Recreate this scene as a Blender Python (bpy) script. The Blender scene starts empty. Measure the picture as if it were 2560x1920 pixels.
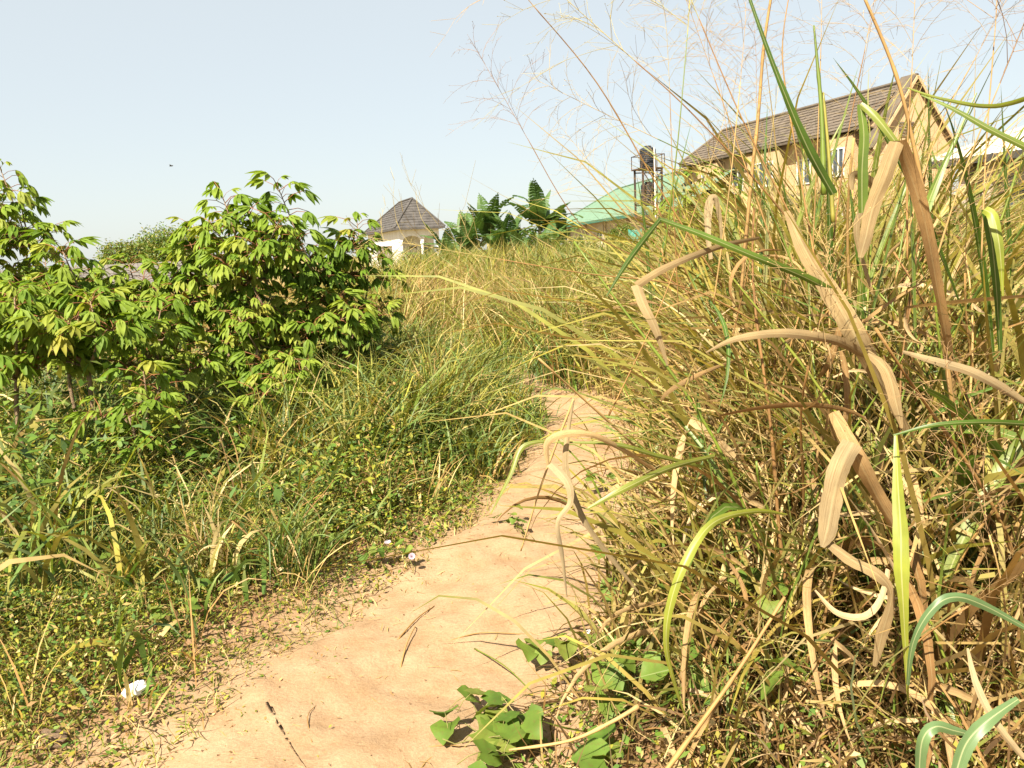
import bpy, math, random
import numpy as np
from mathutils import Vector, Matrix

R = math.radians
rnd = random.Random(7)
rng = np.random.default_rng(7)
scene = bpy.context.scene
C = scene.collection

# ------------------------------------------------------------------ camera, sky, sun, exposure
EYE = 1.6
FPX = 1971.0                     # focal length in pixels of the 2560 px wide photograph
PITCH, ROLL = 9.8, 3.0
cam_d = bpy.data.cameras.new('camera')
cam = bpy.data.objects.new('camera', cam_d)
C.objects.link(cam)
cam_d.sensor_width = 36.0
cam_d.lens = 36.0 * FPX / 2560.0
cam_d.clip_start = 0.05
cam_d.clip_end = 3000
CAMM = Matrix.Translation((0, 0, EYE)) @ Matrix.Rotation(R(90 - PITCH), 4, 'X') @ Matrix.Rotation(R(-ROLL), 4, 'Z')
cam.matrix_world = CAMM
scene.camera = cam

SUN_EL = 49.0
SUN_DIR = Vector((-0.47, -0.88, 0)).normalized()        # horizontal direction towards the sun: left and behind
world = bpy.data.worlds.new('World')
scene.world = world
world.use_nodes = True
wn, wl = world.node_tree.nodes, world.node_tree.links
wn.clear()
sky = wn.new('ShaderNodeTexSky')
sky.sky_type = 'NISHITA'
sky.sun_disc = False
sky.sun_elevation = R(SUN_EL)
sky.sun_rotation = math.atan2(SUN_DIR.x, SUN_DIR.y)
sky.air_density = 1.0
sky.dust_density = 1.2
sky.ozone_density = 1.0
wbg = wn.new('ShaderNodeBackground')
wbg.inputs['Strength'].default_value = 0.0555
wmix = wn.new('ShaderNodeMix')
wmix.data_type = 'RGBA'
wmix.inputs[0].default_value = 0.74                      # thin even veil of dry-season dust
wmix.inputs[7].default_value = (4.35, 4.6, 4.5, 1)
wout = wn.new('ShaderNodeOutputWorld')
wl.new(sky.outputs[0], wmix.inputs[6])
wl.new(wmix.outputs[2], wbg.inputs[0])
wl.new(wbg.outputs[0], wout.inputs[0])

sun_d = bpy.data.lights.new('sun', 'SUN')
sun_d.energy = 4.8
sun_d.angle = R(0.53)
sun_d.color = (1.0, 0.91, 0.74)
sun = bpy.data.objects.new('sun', sun_d)
C.objects.link(sun)
to_sun = SUN_DIR * math.cos(R(SUN_EL)) + Vector((0, 0, math.sin(R(SUN_EL))))
sun.rotation_euler = to_sun.to_track_quat('Z', 'Y').to_euler()
sun.location = (-20, -15, 30)

scene.view_settings.view_transform = 'Standard'
scene.view_settings.look = 'None'
scene.view_settings.exposure = 1.8
scene.view_settings.gamma = 1.0
scene.view_settings.use_curve_mapping = False
scene.render.engine = 'CYCLES'
scene.cycles.max_bounces = 7
scene.cycles.diffuse_bounces = 4
scene.cycles.glossy_bounces = 2
scene.cycles.transmission_bounces = 5
scene.cycles.transparent_max_bounces = 8
scene.cycles.use_denoising = True

# ------------------------------------------------------------------ pixel helpers (photograph pixels, 2560 x 1920)
ROT3 = CAMM.to_3x3()
def ray(px, py):
    return ROT3 @ Vector(((px - 1280) / FPX, -(py - 960) / FPX, -1.0))
def at(px, py, d):
    return Vector((0, 0, EYE)) + ray(px, py) * d
def hit(px, py, z=0.0):
    r = ray(px, py)
    return Vector((0, 0, EYE)) + r * ((z - EYE) / r.z)

# ------------------------------------------------------------------ objects
def tag(o, label=None, cat=None, group=None, kind=None):
    if label: o['label'] = label
    if cat: o['category'] = cat
    if group: o['group'] = group
    if kind: o['kind'] = kind
    return o
def empty(name, loc, rz=0.0, label=None, cat=None, group=None):
    o = bpy.data.objects.new(name, None)
    o.empty_display_size = 0.2
    C.objects.link(o)
    o.location = loc
    o.rotation_euler = (0, 0, rz)
    return tag(o, label, cat, group)
def link(name, me, parent=None, loc=None, mw=None):
    o = bpy.data.objects.new(name, me)
    C.objects.link(o)
    if parent is not None: o.parent = parent
    if mw is not None: o.matrix_local = mw
    if loc is not None: o.location = loc
    return o
def np_mesh(name, V, F, mats, col=None, uv=None, midx=None, smooth=True):
    """V (n,3), F (m,4) quads (or (m,3)), col (n,3) point colours, uv (n,2) per vertex"""
    V = np.ascontiguousarray(V, dtype=np.float32)
    F = np.ascontiguousarray(F, dtype=np.int32)
    me = bpy.data.meshes.new(name)
    me.vertices.add(len(V)); me.vertices.foreach_set('co', V.ravel())
    m, k = F.shape
    me.loops.add(m * k); me.loops.foreach_set('vertex_index', F.ravel())
    me.polygons.add(m)
    me.polygons.foreach_set('loop_start', np.arange(0, m * k, k, dtype=np.int32))
    if smooth: me.polygons.foreach_set('use_smooth', np.ones(m, dtype=bool))
    for mt in mats: me.materials.append(mt)
    if midx is not None: me.polygons.foreach_set('material_index', np.asarray(midx, dtype=np.int32))
    me.update(calc_edges=True)
    if col is not None:
        a = me.color_attributes.new('Col', 'FLOAT_COLOR', 'POINT')
        c4 = np.ones((len(V), 4), dtype=np.float32); c4[:, :3] = col
        a.data.foreach_set('color', c4.ravel())
    if uv is not None:
        l = me.uv_layers.new(name='UVMap')
        l.data.foreach_set('uv', np.ascontiguousarray(uv[F.ravel()], dtype=np.float32).ravel())
    return me

class MB:
    """small hand-built meshes: boxes, bars, tubes, polygons"""
    def __init__(s): s.v, s.f, s.m = [], [], []
    def quad(s, a, b, c, d, m=0):
        n = len(s.v); s.v += [tuple(a), tuple(b), tuple(c), tuple(d)]; s.f.append((n, n+1, n+2, n+3)); s.m.append(m)
    def poly(s, pts, m=0):
        n = len(s.v); s.v += [tuple(p) for p in pts]; s.f.append(tuple(range(n, n + len(pts)))); s.m.append(m)
    def prism(s, pts, off, m=0):
        """closed prism from polygon pts extruded by vector off"""
        off = Vector(off); P = [Vector(p) for p in pts]; Q = [p + off for p in P]
        n = len(s.v); k = len(P)
        s.v += [tuple(p) for p in P] + [tuple(q) for q in Q]
        s.f.append(tuple(range(n + k - 1, n - 1, -1))); s.m.append(m)
        s.f.append(tuple(range(n + k, n + 2 * k))); s.m.append(m)
        for i in range(k):
            j = (i + 1) % k
            s.f.append((n + i, n + j, n + k + j, n + k + i)); s.m.append(m)
    def box(s, x0, x1, y0, y1, z0, z1, m=0):
        s.prism([(x0, y0, z0), (x1, y0, z0), (x1, y1, z0), (x0, y1, z0)], (0, 0, z1 - z0), m)
    def bar(s, a, b, w, h=None, m=0):
        a, b = Vector(a), Vector(b); h = h or w
        t = (b - a).normalized(); up = Vector((0, 0, 1)) if abs(t.z) < 0.9 else Vector((0, 1, 0))
        u = t.cross(up).normalized() * w / 2; v = t.cross(u).normalized() * h / 2
        s.prism([a - u - v, a + u - v, a + u + v, a - u + v], b - a, m)
    def tube(s, pts, rad, n=8, m=0, cap=True):
        pts = [Vector(p) for p in pts]; k = len(pts)
        if not isinstance(rad, (list, tuple)): rad = [rad] * k
        base = len(s.v); prev = None
        for i in range(k):
            t = (pts[min(i + 1, k - 1)] - pts[max(i - 1, 0)]).normalized()
            if prev is None:
                prev = t.orthogonal().normalized()
            u = (prev - t * prev.dot(t))
            u = u.normalized() if u.length > 1e-6 else t.orthogonal().normalized()
            prev = u; w = t.cross(u)
            for j in range(n):
                a = 2 * math.pi * j / n
                s.v.append(tuple(pts[i] + (u * math.cos(a) + w * math.sin(a)) * rad[i]))
        for i in range(k - 1):
            for j in range(n):
                q = (j + 1) % n
                s.f.append((base + i * n + j, base + i * n + q, base + (i + 1) * n + q, base + (i + 1) * n + j)); s.m.append(m)
        if cap:
            s.f.append(tuple(range(base + n - 1, base - 1, -1))); s.m.append(m)
            e = base + (k - 1) * n
            s.f.append(tuple(range(e, e + n))); s.m.append(m)
    def mesh(s, name, mats, smooth=False):
        me = bpy.data.meshes.new(name)
        me.from_pydata(s.v, [], s.f)
        for mt in (mats if isinstance(mats, (list, tuple)) else [mats]): me.materials.append(mt)
        me.polygons.foreach_set('material_index', s.m)
        if smooth: me.polygons.foreach_set('use_smooth', [True] * len(s.f))
        me.update()
        return me
    def build(s, name, mats, parent=None, smooth=False, loc=None):
        return link(name, s.mesh(name, mats, smooth), parent, loc)

# ------------------------------------------------------------------ materials
def newmat(name):
    m = bpy.data.materials.new(name); m.use_nodes = True
    nt = m.node_tree; nt.nodes.clear()
    return m, nt.nodes, nt.links
def noise(N, L, scale, detail=4, rough=0.6, vec=None):
    n = N.new('ShaderNodeTexNoise'); n.inputs['Scale'].default_value = scale
    n.inputs['Detail'].default_value = detail; n.inputs['Roughness'].default_value = rough
    if vec is not None: L.new(vec, n.inputs['Vector'])
    return n
def ramp(N, stops):
    r = N.new('ShaderNodeValToRGB'); e = r.color_ramp.elements
    while len(e) < len(stops): e.new(0.5)
    for i, (p, c) in enumerate(stops):
        e[i].position = p; e[i].color = (c[0], c[1], c[2], 1)
    return r
def mixc(N, L, a, b, fac, mode='MIX'):
    m = N.new('ShaderNodeMix'); m.data_type = 'RGBA'; m.blend_type = mode
    for sock, v in ((m.inputs[0], fac), (m.inputs[6], a), (m.inputs[7], b)):
        if hasattr(v, 'links'): L.new(v, sock)
        elif isinstance(v, (tuple, list)): sock.default_value = (*v[:3], 1)
        else: sock.default_value = v
    return m.outputs[2]

def leaf_mat(name, stops=None, trans=0.35, rough=0.5, stripes=0.0, spots=0.0, spec=0.3, tint=(1.15, 1.1, 0.55), midrib=0.35):
    """foliage: colour from the object's own random number (stops) or the Col attribute"""
    m, N, L = newmat(name)
    out = N.new('ShaderNodeOutputMaterial'); p = N.new('ShaderNodeBsdfPrincipled')
    tr = N.new('ShaderNodeBsdfTranslucent'); mx = N.new('ShaderNodeMixShader')
    if stops:
        oi = N.new('ShaderNodeObjectInfo'); r = ramp(N, stops); L.new(oi.outputs['Random'], r.inputs[0]); col = r.outputs[0]
    else:
        a = N.new('ShaderNodeAttribute'); a.attribute_name = 'Col'; col = a.outputs['Color']
    tc = N.new('ShaderNodeTexCoord')
    n1 = noise(N, L, 9.0, 3, 0.6, tc.outputs['Object'])
    v = ramp(N, [(0.3, (0.72, 0.72, 0.72)), (0.7, (1.2, 1.18, 1.1))]); L.new(n1.outputs[0], v.inputs[0])
    col = mixc(N, L, col, v.outputs[0], 1.0, 'MULTIPLY')
    if stripes:
        mp = N.new('ShaderNodeMapping'); mp.inputs['Scale'].default_value = (20, 0.8, 1); L.new(tc.outputs['UV'], mp.inputs['Vector'])
        n2 = noise(N, L, 1.6, 6, 0.75, mp.outputs[0])
        v2 = ramp(N, [(0.33, (0.50, 0.42, 0.33)), (0.5, (0.95, 0.92, 0.88)), (0.68, (1.2, 1.18, 1.15))]); L.new(n2.outputs[0], v2.inputs[0])
        col = mixc(N, L, col, v2.outputs[0], stripes, 'MULTIPLY')
        # pale midrib
        sx = N.new('ShaderNodeSeparateXYZ'); L.new(tc.outputs['UV'], sx.inputs[0])
        mr = N.new('ShaderNodeMath'); mr.operation = 'SUBTRACT'; mr.inputs[1].default_value = 0.5; L.new(sx.outputs[0], mr.inputs[0])
        ab = N.new('ShaderNodeMath'); ab.operation = 'ABSOLUTE'; L.new(mr.outputs[0], ab.inputs[0])
        lt = N.new('ShaderNodeMath'); lt.operation = 'LESS_THAN'; lt.inputs[1].default_value = 0.05; L.new(ab.outputs[0], lt.inputs[0])
        ml = N.new('ShaderNodeMath'); ml.operation = 'MULTIPLY'; ml.inputs[1].default_value = midrib; L.new(lt.outputs[0], ml.inputs[0])
        col = mixc(N, L, col, (0.55, 0.52, 0.3), ml.outputs[0])
    if spots:
        mp3 = N.new('ShaderNodeMapping'); mp3.inputs['Scale'].default_value = (22, 14, 1) if stripes else (1, 1, 1); L.new(tc.outputs['UV' if stripes else 'Object'], mp3.inputs['Vector'])
        n3 = noise(N, L, 2.2 if stripes else 60.0, 5, 0.7, mp3.outputs[0])
        r3 = ramp(N, [(0.52, (0, 0, 0)), (0.64, (1, 1, 1))]); L.new(n3.outputs[0], r3.inputs[0])
        f3 = N.new('ShaderNodeMath'); f3.operation = 'MULTIPLY'; f3.inputs[1].default_value = spots; L.new(r3.outputs[0], f3.inputs[0])
        col = mixc(N, L, col, (0.13, 0.07, 0.03), f3.outputs[0])
    L.new(col, p.inputs['Base Color'])
    p.inputs['Roughness'].default_value = rough
    p.inputs['Specular IOR Level'].default_value = spec
    tcx = mixc(N, L, col, tint, 1.0, 'MULTIPLY')
    L.new(tcx, tr.inputs['Color'])
    mx.inputs[0].default_value = trans
    L.new(p.outputs[0], mx.inputs[1]); L.new(tr.outputs[0], mx.inputs[2]); L.new(mx.outputs[0], out.inputs[0])
    return m

def plain(name, col, rough=0.7, var=0.15, scale=3.0, bump=0.0, metal=0.0, dirt=None, spec=0.3):
    m, N, L = newmat(name)
    out = N.new('ShaderNodeOutputMaterial'); p = N.new('ShaderNodeBsdfPrincipled')
    tc = N.new('ShaderNodeTexCoord'); n = noise(N, L, scale, 6, 0.65, tc.outputs['Object'])
    a = tuple(c * (1 - var) for c in col); b = tuple(min(1, c * (1 + var)) for c in col)
    r = ramp(N, [(0.3, a), (0.7, b)]); L.new(n.outputs[0], r.inputs[0]); c = r.outputs[0]
    if dirt:
        mp = N.new('ShaderNodeMapping'); mp.inputs['Scale'].default_value = (6, 6, 0.7); L.new(tc.outputs['Object'], mp.inputs[0])
        n2 = noise(N, L, 1.0, 5, 0.7, mp.outputs[0]); r2 = ramp(N, [(0.5, (0, 0, 0)), (0.75, (0.6, 0.6, 0.6))]); L.new(n2.outputs[0], r2.inputs[0])
        c = mixc(N, L, c, dirt, r2.outputs[0])
    L.new(c, p.inputs['Base Color'])
    p.inputs['Roughness'].default_value = rough; p.inputs['Metallic'].default_value = metal
    p.inputs['Specular IOR Level'].default_value = spec
    if bump:
        bp = N.new('ShaderNodeBump'); bp.inputs['Strength'].default_value = bump; bp.inputs['Distance'].default_value = 0.02
        n4 = noise(N, L, scale * 8, 4, 0.6, tc.outputs['Object']); L.new(n4.outputs[0], bp.inputs['Height']); L.new(bp.outputs[0], p.inputs['Normal'])
    L.new(p.outputs[0], out.inputs[0])
    return m

def earth(name, c_light, c_mid, c_red, redness, mixed=False):
    m, N, L = newmat(name)
    out = N.new('ShaderNodeOutputMaterial'); p = N.new('ShaderNodeBsdfPrincipled')
    tc = N.new('ShaderNodeTexCoord'); o = tc.outputs['Object']
    n1 = noise(N, L, 0.9, 6, 0.6, o); n2 = noise(N, L, 6.0, 8, 0.7, o); n3 = noise(N, L, 90.0, 4, 0.7, o); n4 = noise(N, L, 22.0, 3, 0.5, o)
    r1 = ramp(N, [(0.35, c_mid), (0.62, c_light)]); L.new(n2.outputs[0], r1.inputs[0])
    rr = ramp(N, [(redness, (0, 0, 0)), (redness + 0.2, (1, 1, 1))]); L.new(n1.outputs[0], rr.inputs[0])
    c = mixc(N, L, r1.outputs[0], c_red, rr.outputs[0])
    if mixed:                                                # trodden sand beside the path, dead thatch out in the field
        at_ = N.new('ShaderNodeAttribute'); at_.attribute_name = 'Col'; sp_ = N.new('ShaderNodeSeparateColor'); L.new(at_.outputs['Color'], sp_.inputs[0])
        rs = ramp(N, [(0.35, SAND_MID), (0.62, SAND_LIGHT)]); L.new(n2.outputs[0], rs.inputs[0])
        c = mixc(N, L, c, rs.outputs[0], sp_.outputs[0])
        rt = ramp(N, [(0.3, (0.20, 0.15, 0.06)), (0.7, (0.34, 0.26, 0.11))]); L.new(n4.outputs[0], rt.inputs[0])
        c = mixc(N, L, c, rt.outputs[0], sp_.outputs[1])
    r3 = ramp(N, [(0.3, (0.82, 0.8, 0.78)), (0.65, (1.08, 1.08, 1.06))]); L.new(n3.outputs[0], r3.inputs[0])
    c = mixc(N, L, c, r3.outputs[0], 1.0, 'MULTIPLY')
    r4 = ramp(N, [(0.68, (0, 0, 0)), (0.76, (0.5, 0.5, 0.5))]); L.new(n4.outputs[0], r4.inputs[0])
    c = mixc(N, L, c, tuple(x * 0.55 for x in c_red), r4.outputs[0])
    L.new(c, p.inputs['Base Color']); p.inputs['Roughness'].default_value = 0.95; p.inputs['Specular IOR Level'].default_value = 0.1
    ad = N.new('ShaderNodeMath'); ad.operation = 'MULTIPLY_ADD'; ad.inputs[1].default_value = 0.35
    L.new(n3.outputs[0], ad.inputs[0]); L.new(n2.outputs[0], ad.inputs[2])
    bp = N.new('ShaderNodeBump'); bp.inputs['Strength'].default_value = 0.55; bp.inputs['Distance'].default_value = 0.02
    L.new(ad.outputs[0], bp.inputs['Height']); L.new(bp.outputs[0], p.inputs['Normal'])
    L.new(p.outputs[0], out.inputs[0])
    return m

M = {}
SAND_LIGHT, SAND_MID = (0.30, 0.205, 0.126), (0.245, 0.157, 0.088)
M['ground'] = earth('red_earth', (0.21, 0.122, 0.06), (0.165, 0.087, 0.04), (0.15, 0.064, 0.03), 0.45, True)
M['path'] = earth('packed_sand', SAND_LIGHT, SAND_MID, (0.235, 0.122, 0.06), 0.56)
M['veg'] = leaf_mat('mixed_grass', None, 0.34, 0.55)
M['cover'] = leaf_mat('ground_cover', None, 0.30, 0.55)
G_GREEN = [(0.0, (0.055, 0.11, 0.018)), (0.35, (0.085, 0.155, 0.022)), (0.7, (0.13, 0.19, 0.035)), (1.0, (0.19, 0.22, 0.04))]
G_DRY = [(0.0, (0.22, 0.13, 0.055)), (0.35, (0.34, 0.225, 0.105)), (0.7, (0.45, 0.33, 0.18)), (1.0, (0.52, 0.41, 0.26))]
M['blade_green'] = leaf_mat('green_grass_blade', G_GREEN, 0.35, 0.42, stripes=0.35, spec=0.4)
M['blade_dry'] = leaf_mat('dry_grass_blade', G_DRY, 0.25, 0.75, stripes=1.0, spots=0.7, spec=0.1, midrib=0.12, tint=(1.1, 0.95, 0.6))
M['blade_tan'] = leaf_mat('bleached_dry_blade', [(0, (0.26, 0.195, 0.105)), (0.5, (0.31, 0.245, 0.145)), (1, (0.36, 0.295, 0.19))], 0.22, 0.8, stripes=1.0, spots=0.4, spec=0.08, midrib=0.12, tint=(1.1, 0.95, 0.6))
M['blade_lime'] = leaf_mat('lime_grass_blade', [(0, (0.20, 0.26, 0.03)), (1, (0.26, 0.29, 0.045))], 0.4, 0.42, stripes=0.3, spec=0.4)
M['blade_blue'] = leaf_mat('bluish_grass_blade', [(0, (0.075, 0.14, 0.055)), (1, (0.11, 0.18, 0.075))], 0.3, 0.42, stripes=0.3, spec=0.4)
M['culm_dry'] = leaf_mat('dry_stem', [(0, (0.17, 0.09, 0.035)), (0.5, (0.28, 0.165, 0.06)), (1, (0.38, 0.26, 0.11))], 0.05, 0.6, stripes=0.4, spec=0.2)
M['culm_green'] = leaf_mat('green_stem', [(0, (0.06, 0.10, 0.015)), (0.6, (0.12, 0.16, 0.02)), (1, (0.22, 0.20, 0.035))], 0.05, 0.45, spec=0.35)
M['panicle'] = leaf_mat('seed_head', [(0, (0.30, 0.17, 0.09)), (0.5, (0.45, 0.32, 0.14)), (1, (0.40, 0.36, 0.12))], 0.2, 0.7)
M['cassava'] = leaf_mat('cassava_leaf', [(0, (0.11, 0.19, 0.02)), (0.4, (0.175, 0.255, 0.03)), (0.8, (0.235, 0.30, 0.045)), (0.96, (0.27, 0.31, 0.05)), (1.0, (0.31, 0.29, 0.05))], 0.45, 0.55, spec=0.18)
M['yellow_leaf'] = leaf_mat('yellowed_leaf', [(0, (0.40, 0.24, 0.02)), (1, (0.50, 0.30, 0.03))], 0.35, 0.5, spots=0.4)
M['petiole'] = plain('red_petiole', (0.19, 0.075, 0.03), 0.6, 0.35, 8)
M['cassava_stem'] = plain('cassava_stem', (0.22, 0.15, 0.09), 0.8, 0.35, 25, 0.6)
M['vine_leaf'] = leaf_mat('vine_leaf', [(0, (0.08, 0.15, 0.022)), (0.6, (0.13, 0.20, 0.034)), (1, (0.20, 0.235, 0.05))], 0.38, 0.55, spots=0.3, spec=0.2)
M['vine_stem'] = plain('vine_stem', (0.14, 0.13, 0.04), 0.6, 0.3, 10)
M['petal'] = leaf_mat('pale_petal', [(0, (0.48, 0.38, 0.50)), (1, (0.56, 0.48, 0.58))], 0.4, 0.6)
M['banana'] = leaf_mat('banana_leaf', [(0, (0.05, 0.105, 0.025)), (1, (0.09, 0.15, 0.04))], 0.3, 0.5, spec=0.3)
M['banana_stem'] = plain('banana_stem', (0.20, 0.17, 0.07), 0.7, 0.4, 6)
M['bush'] = leaf_mat('bush_leaf', None, 0.3, 0.5)
M['bark'] = plain('bark', (0.12, 0.085, 0.06), 0.9, 0.3, 12, 0.6)
M['roof_dark'] = plain('dark_stone_coated_tile', (0.066, 0.060, 0.057), 0.9, 0.35, 2.5, 0.5)
M['roof_brown'] = plain('brown_stone_coated_tile', (0.10, 0.08, 0.062), 0.9, 0.35, 2.0, 0.5)
M['white_wall'] = plain('white_painted_wall', (0.64, 0.63, 0.62), 0.8, 0.06, 1.5, 0.1, dirt=(0.5, 0.45, 0.38))
M['cream_wall'] = plain('cream_wall', (0.38, 0.31, 0.25), 0.85, 0.08, 1.0, 0.1, dirt=(0.40, 0.32, 0.25))
M['orange_wall'] = plain('pale_orange_wall', (0.43, 0.295, 0.17), 0.85, 0.07, 1.0, 0.15, dirt=(0.36, 0.24, 0.135))
M['pink_wall'] = plain('pinkish_render', (0.42, 0.34, 0.28), 0.9, 0.15, 1.2, 0.2, dirt=(0.28, 0.22, 0.17))
M['green_roof'] = plain('green_metal_roof', (0.09, 0.152, 0.105), 0.6, 0.10, 1.0, spec=0.2, dirt=(0.11, 0.19, 0.125))
M['green_trim'] = plain('dark_green_fascia', (0.03, 0.12, 0.08), 0.5, 0.2)
M['white_roof'] = plain('pale_metal_roof', (0.42, 0.39, 0.33), 0.6, 0.08, 1.2, spec=0.4, dirt=(0.38, 0.32, 0.23))
M['dark_trim'] = plain('dark_fascia', (0.05, 0.045, 0.04), 0.7, 0.2)
M['white_trim'] = plain('white_frame', (0.6, 0.6, 0.58), 0.5, 0.05)
M['glass'] = plain('window_glass', (0.05, 0.06, 0.07), 0.12, 0.2, spec=0.6)
M['shade_in'] = plain('dark_recess', (0.09, 0.08, 0.07), 0.9, 0.2)
M['steel'] = plain('rusty_dark_steel', (0.055, 0.035, 0.028), 0.75, 0.4, 6, 0.2)
M['tank'] = plain('black_plastic_tank', (0.022, 0.025, 0.030), 0.42, 0.25, 3, spec=0.4)
M['pipe'] = plain('white_plastic_pipe', (0.65, 0.60, 0.55), 0.5, 0.1)
M['teal'] = plain('teal_paint', (0.05, 0.24, 0.20), 0.6, 0.2, 2)
M['sand'] = plain('heap_sand', (0.38, 0.30, 0.21), 0.95, 0.15, 3, 0.5)
M['block'] = plain('concrete_block', (0.19, 0.178, 0.175), 0.95, 0.2, 2.5, 0.5)
M['mortar'] = plain('mortar', (0.165, 0.155, 0.15), 0.95, 0.15, 5)
M['paper'] = plain('white_plastic', (0.82, 0.81, 0.79), 0.55, 0.04, 6)
M['stone'] = plain('brown_stone', (0.24, 0.16, 0.10), 0.9, 0.35, 7, 0.7)
M['feather'] = plain('dark_feather', (0.03, 0.03, 0.03), 0.8)
M['iron'] = plain('dark_iron', (0.10, 0.06, 0.05), 0.6, 0.2)

# ------------------------------------------------------------------ ground, path
EL = [(330, 2050), (430, 1920), (650, 1715), (860, 1575), (1070, 1410), (1225, 1330), (1310, 1150), (1390, 1080), (1330, 1010), (1270, 975)]
ER = [(1130, 2050), (1190, 1920), (1300, 1700), (1430, 1530), (1510, 1400), (1595, 1250), (1610, 1150), (1530, 1060), (1450, 1000), (1385, 970)]
PL = [hit(*p) for p in EL]; PR = [hit(*p) for p in ER]
PL = [Vector((-1.2, 0.6, 0))] + PL + [Vector((-0.55, 11.0, 0)), Vector((-1.0, 13.0, 0)), Vector((-1.3, 15.5, 0))]
PR = [Vector((-0.30, 0.6, 0))] + PR + [Vector((-0.25, 11.2, 0)), Vector((-0.65, 13.3, 0)), Vector((-1.0, 15.7, 0))]
def catmull(P, n):
    out = []
    for i in range(len(P) - 1):
        a, b, c, d = P[max(i - 1, 0)], P[i], P[i + 1], P[min(i + 2, len(P) - 1)]
        for k in range(n):
            t = k / n
            out.append(0.5 * ((2 * b) + (c - a) * t + (2 * a - 5 * b + 4 * c - d) * t * t + (3 * b - a - 3 * c + d) * t ** 3))
    out.append(P[-1].copy())
    return out
CL = [(a + b) / 2 for a, b in zip(PL, PR)]
CW = [(a - b).length / 2 for a, b in zip(PL, PR)]
cl = catmull([Vector((c.x, c.y, w)) for c, w in zip(CL, CW)], 8)
CLN = np.array([(c.x, c.y, c.z) for c in cl])
def dpath(x, y):
    """signed distance to the path's edge: negative on the path"""
    x = np.atleast_1d(np.asarray(x, float)); y = np.atleast_1d(np.asarray(y, float))
    out = np.empty_like(x)
    for i in range(0, len(x), 20000):
        d = np.hypot(x[i:i+20000, None] - CLN[None, :, 0], y[i:i+20000, None] - CLN[None, :, 1]) - CLN[None, :, 2]
        out[i:i+20000] = d.min(1)
    return out
def sstep(a, b, x):
    t = np.clip((x - a) / (b - a), 0, 1); return t * t * (3 - 2 * t)
def height(x, y):
    x = np.asarray(x, float); y = np.asarray(y, float)
    h = 0.025 * np.sin(1.7 * x + 0.6) * np.sin(1.3 * y + 1.1) + 0.018 * np.sin(3.9 * x + 2.1 * y) + 0.012 * np.sin(7.3 * y - 5.1 * x + 1.0) + 0.006 * np.sin(14 * x + 3) * np.sin(17 * y)
    d = dpath(x, y).reshape(x.shape) if x.ndim else dpath(x, y)[0]
    return h + 0.10 * sstep(-0.05, 0.7, d) - 0.03
def hz(x, y): return float(height(np.array([x]), np.array([y]))[0])

def axis_pts(lo, hi, fine_lo, fine_hi, step):
    a = list(np.arange(fine_lo, fine_hi + 1e-6, step)); s = step; v = fine_lo; left = []
    while v > lo: s *= 1.35; v -= s; left.append(max(v, lo))
    s = step; v = fine_hi; right = []
    while v < hi: s *= 1.35; v += s; right.append(min(v, hi))
    return np.array(left[::-1] + a + right)
gx = axis_pts(-900, 900, -4, 4, 0.065); gy = axis_pts(-60, 1800, 0.5, 13, 0.065)
XX, YY = np.meshgrid(gx, gy); ZZ = height(XX.ravel(), YY.ravel())
nx, ny = len(gx), len(gy)
I = np.arange(nx * ny).reshape(ny, nx)
F = np.stack([I[:-1, :-1], I[:-1, 1:], I[1:, 1:], I[1:, :-1]], -1).reshape(-1, 4)
dd_ = dpath(XX.ravel(), YY.ravel()) + 0.10 * np.sin(XX.ravel() * 5 + 2 * np.sin(YY.ravel() * 4)) * np.sin(YY.ravel() * 6.3)
gcol = np.stack([1 - sstep(0.1, 0.75, dd_), sstep(9, 15, YY.ravel()) * sstep(0.3, 1.0, dd_), 0 * dd_], 1)
tag(link('ground', np_mesh('ground', np.stack([XX.ravel(), YY.ravel(), ZZ], 1), F, [M['ground']], gcol)), kind='structure')

# the trodden path: a sheet a few millimetres proud of the earth, its frayed rim running into it
nacross = 41; V = []
fine = catmull([Vector(c) for c in cl], 4)
for i, c in enumerate(fine):
    t = (fine[min(i + 1, len(fine) - 1)] - fine[max(i - 1, 0)]); t.z = 0; t.normalize()
    n = Vector((t.y, -t.x, 0))
    for j in range(nacross):
        s = (j / (nacross - 1)) * 2 - 1
        w = c.z + 0.08 + 0.04 * math.sin(i * 0.05) + 0.025 * math.sin(i * 0.13 + 1)
        p = Vector((c.x, c.y, 0)) + n * s * w
        V.append((p.x, p.y, 0))
V = np.array(V); V[:, 2] = height(V[:, 0], V[:, 1])
sa = np.tile(np.linspace(-1, 1, nacross), len(fine))
V[:, 2] += 0.010 + 0.004 * rng.random(len(V)) + 0.004 * np.sin(V[:, 0] * 17 + 3 * np.sin(V[:, 1] * 5)) * np.sin(V[:, 1] * 11 + 2 * np.sin(V[:, 0] * 6)) + 0.003 * np.sin(V[:, 0] * 31 + 2 * np.sin(V[:, 1] * 9)) * np.sin(V[:, 1] * 21 + 3 * np.sin(V[:, 0] * 8)) - 0.03 * sstep(0.8, 1.0, np.abs(sa))
I = np.arange(len(V)).reshape(len(fine), nacross)
F = np.stack([I[:-1, :-1], I[:-1, 1:], I[1:, 1:], I[1:, :-1]], -1).reshape(-1, 4)
tag(link('path', np_mesh('path', V, F, [M['path']])), kind='structure')

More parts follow.
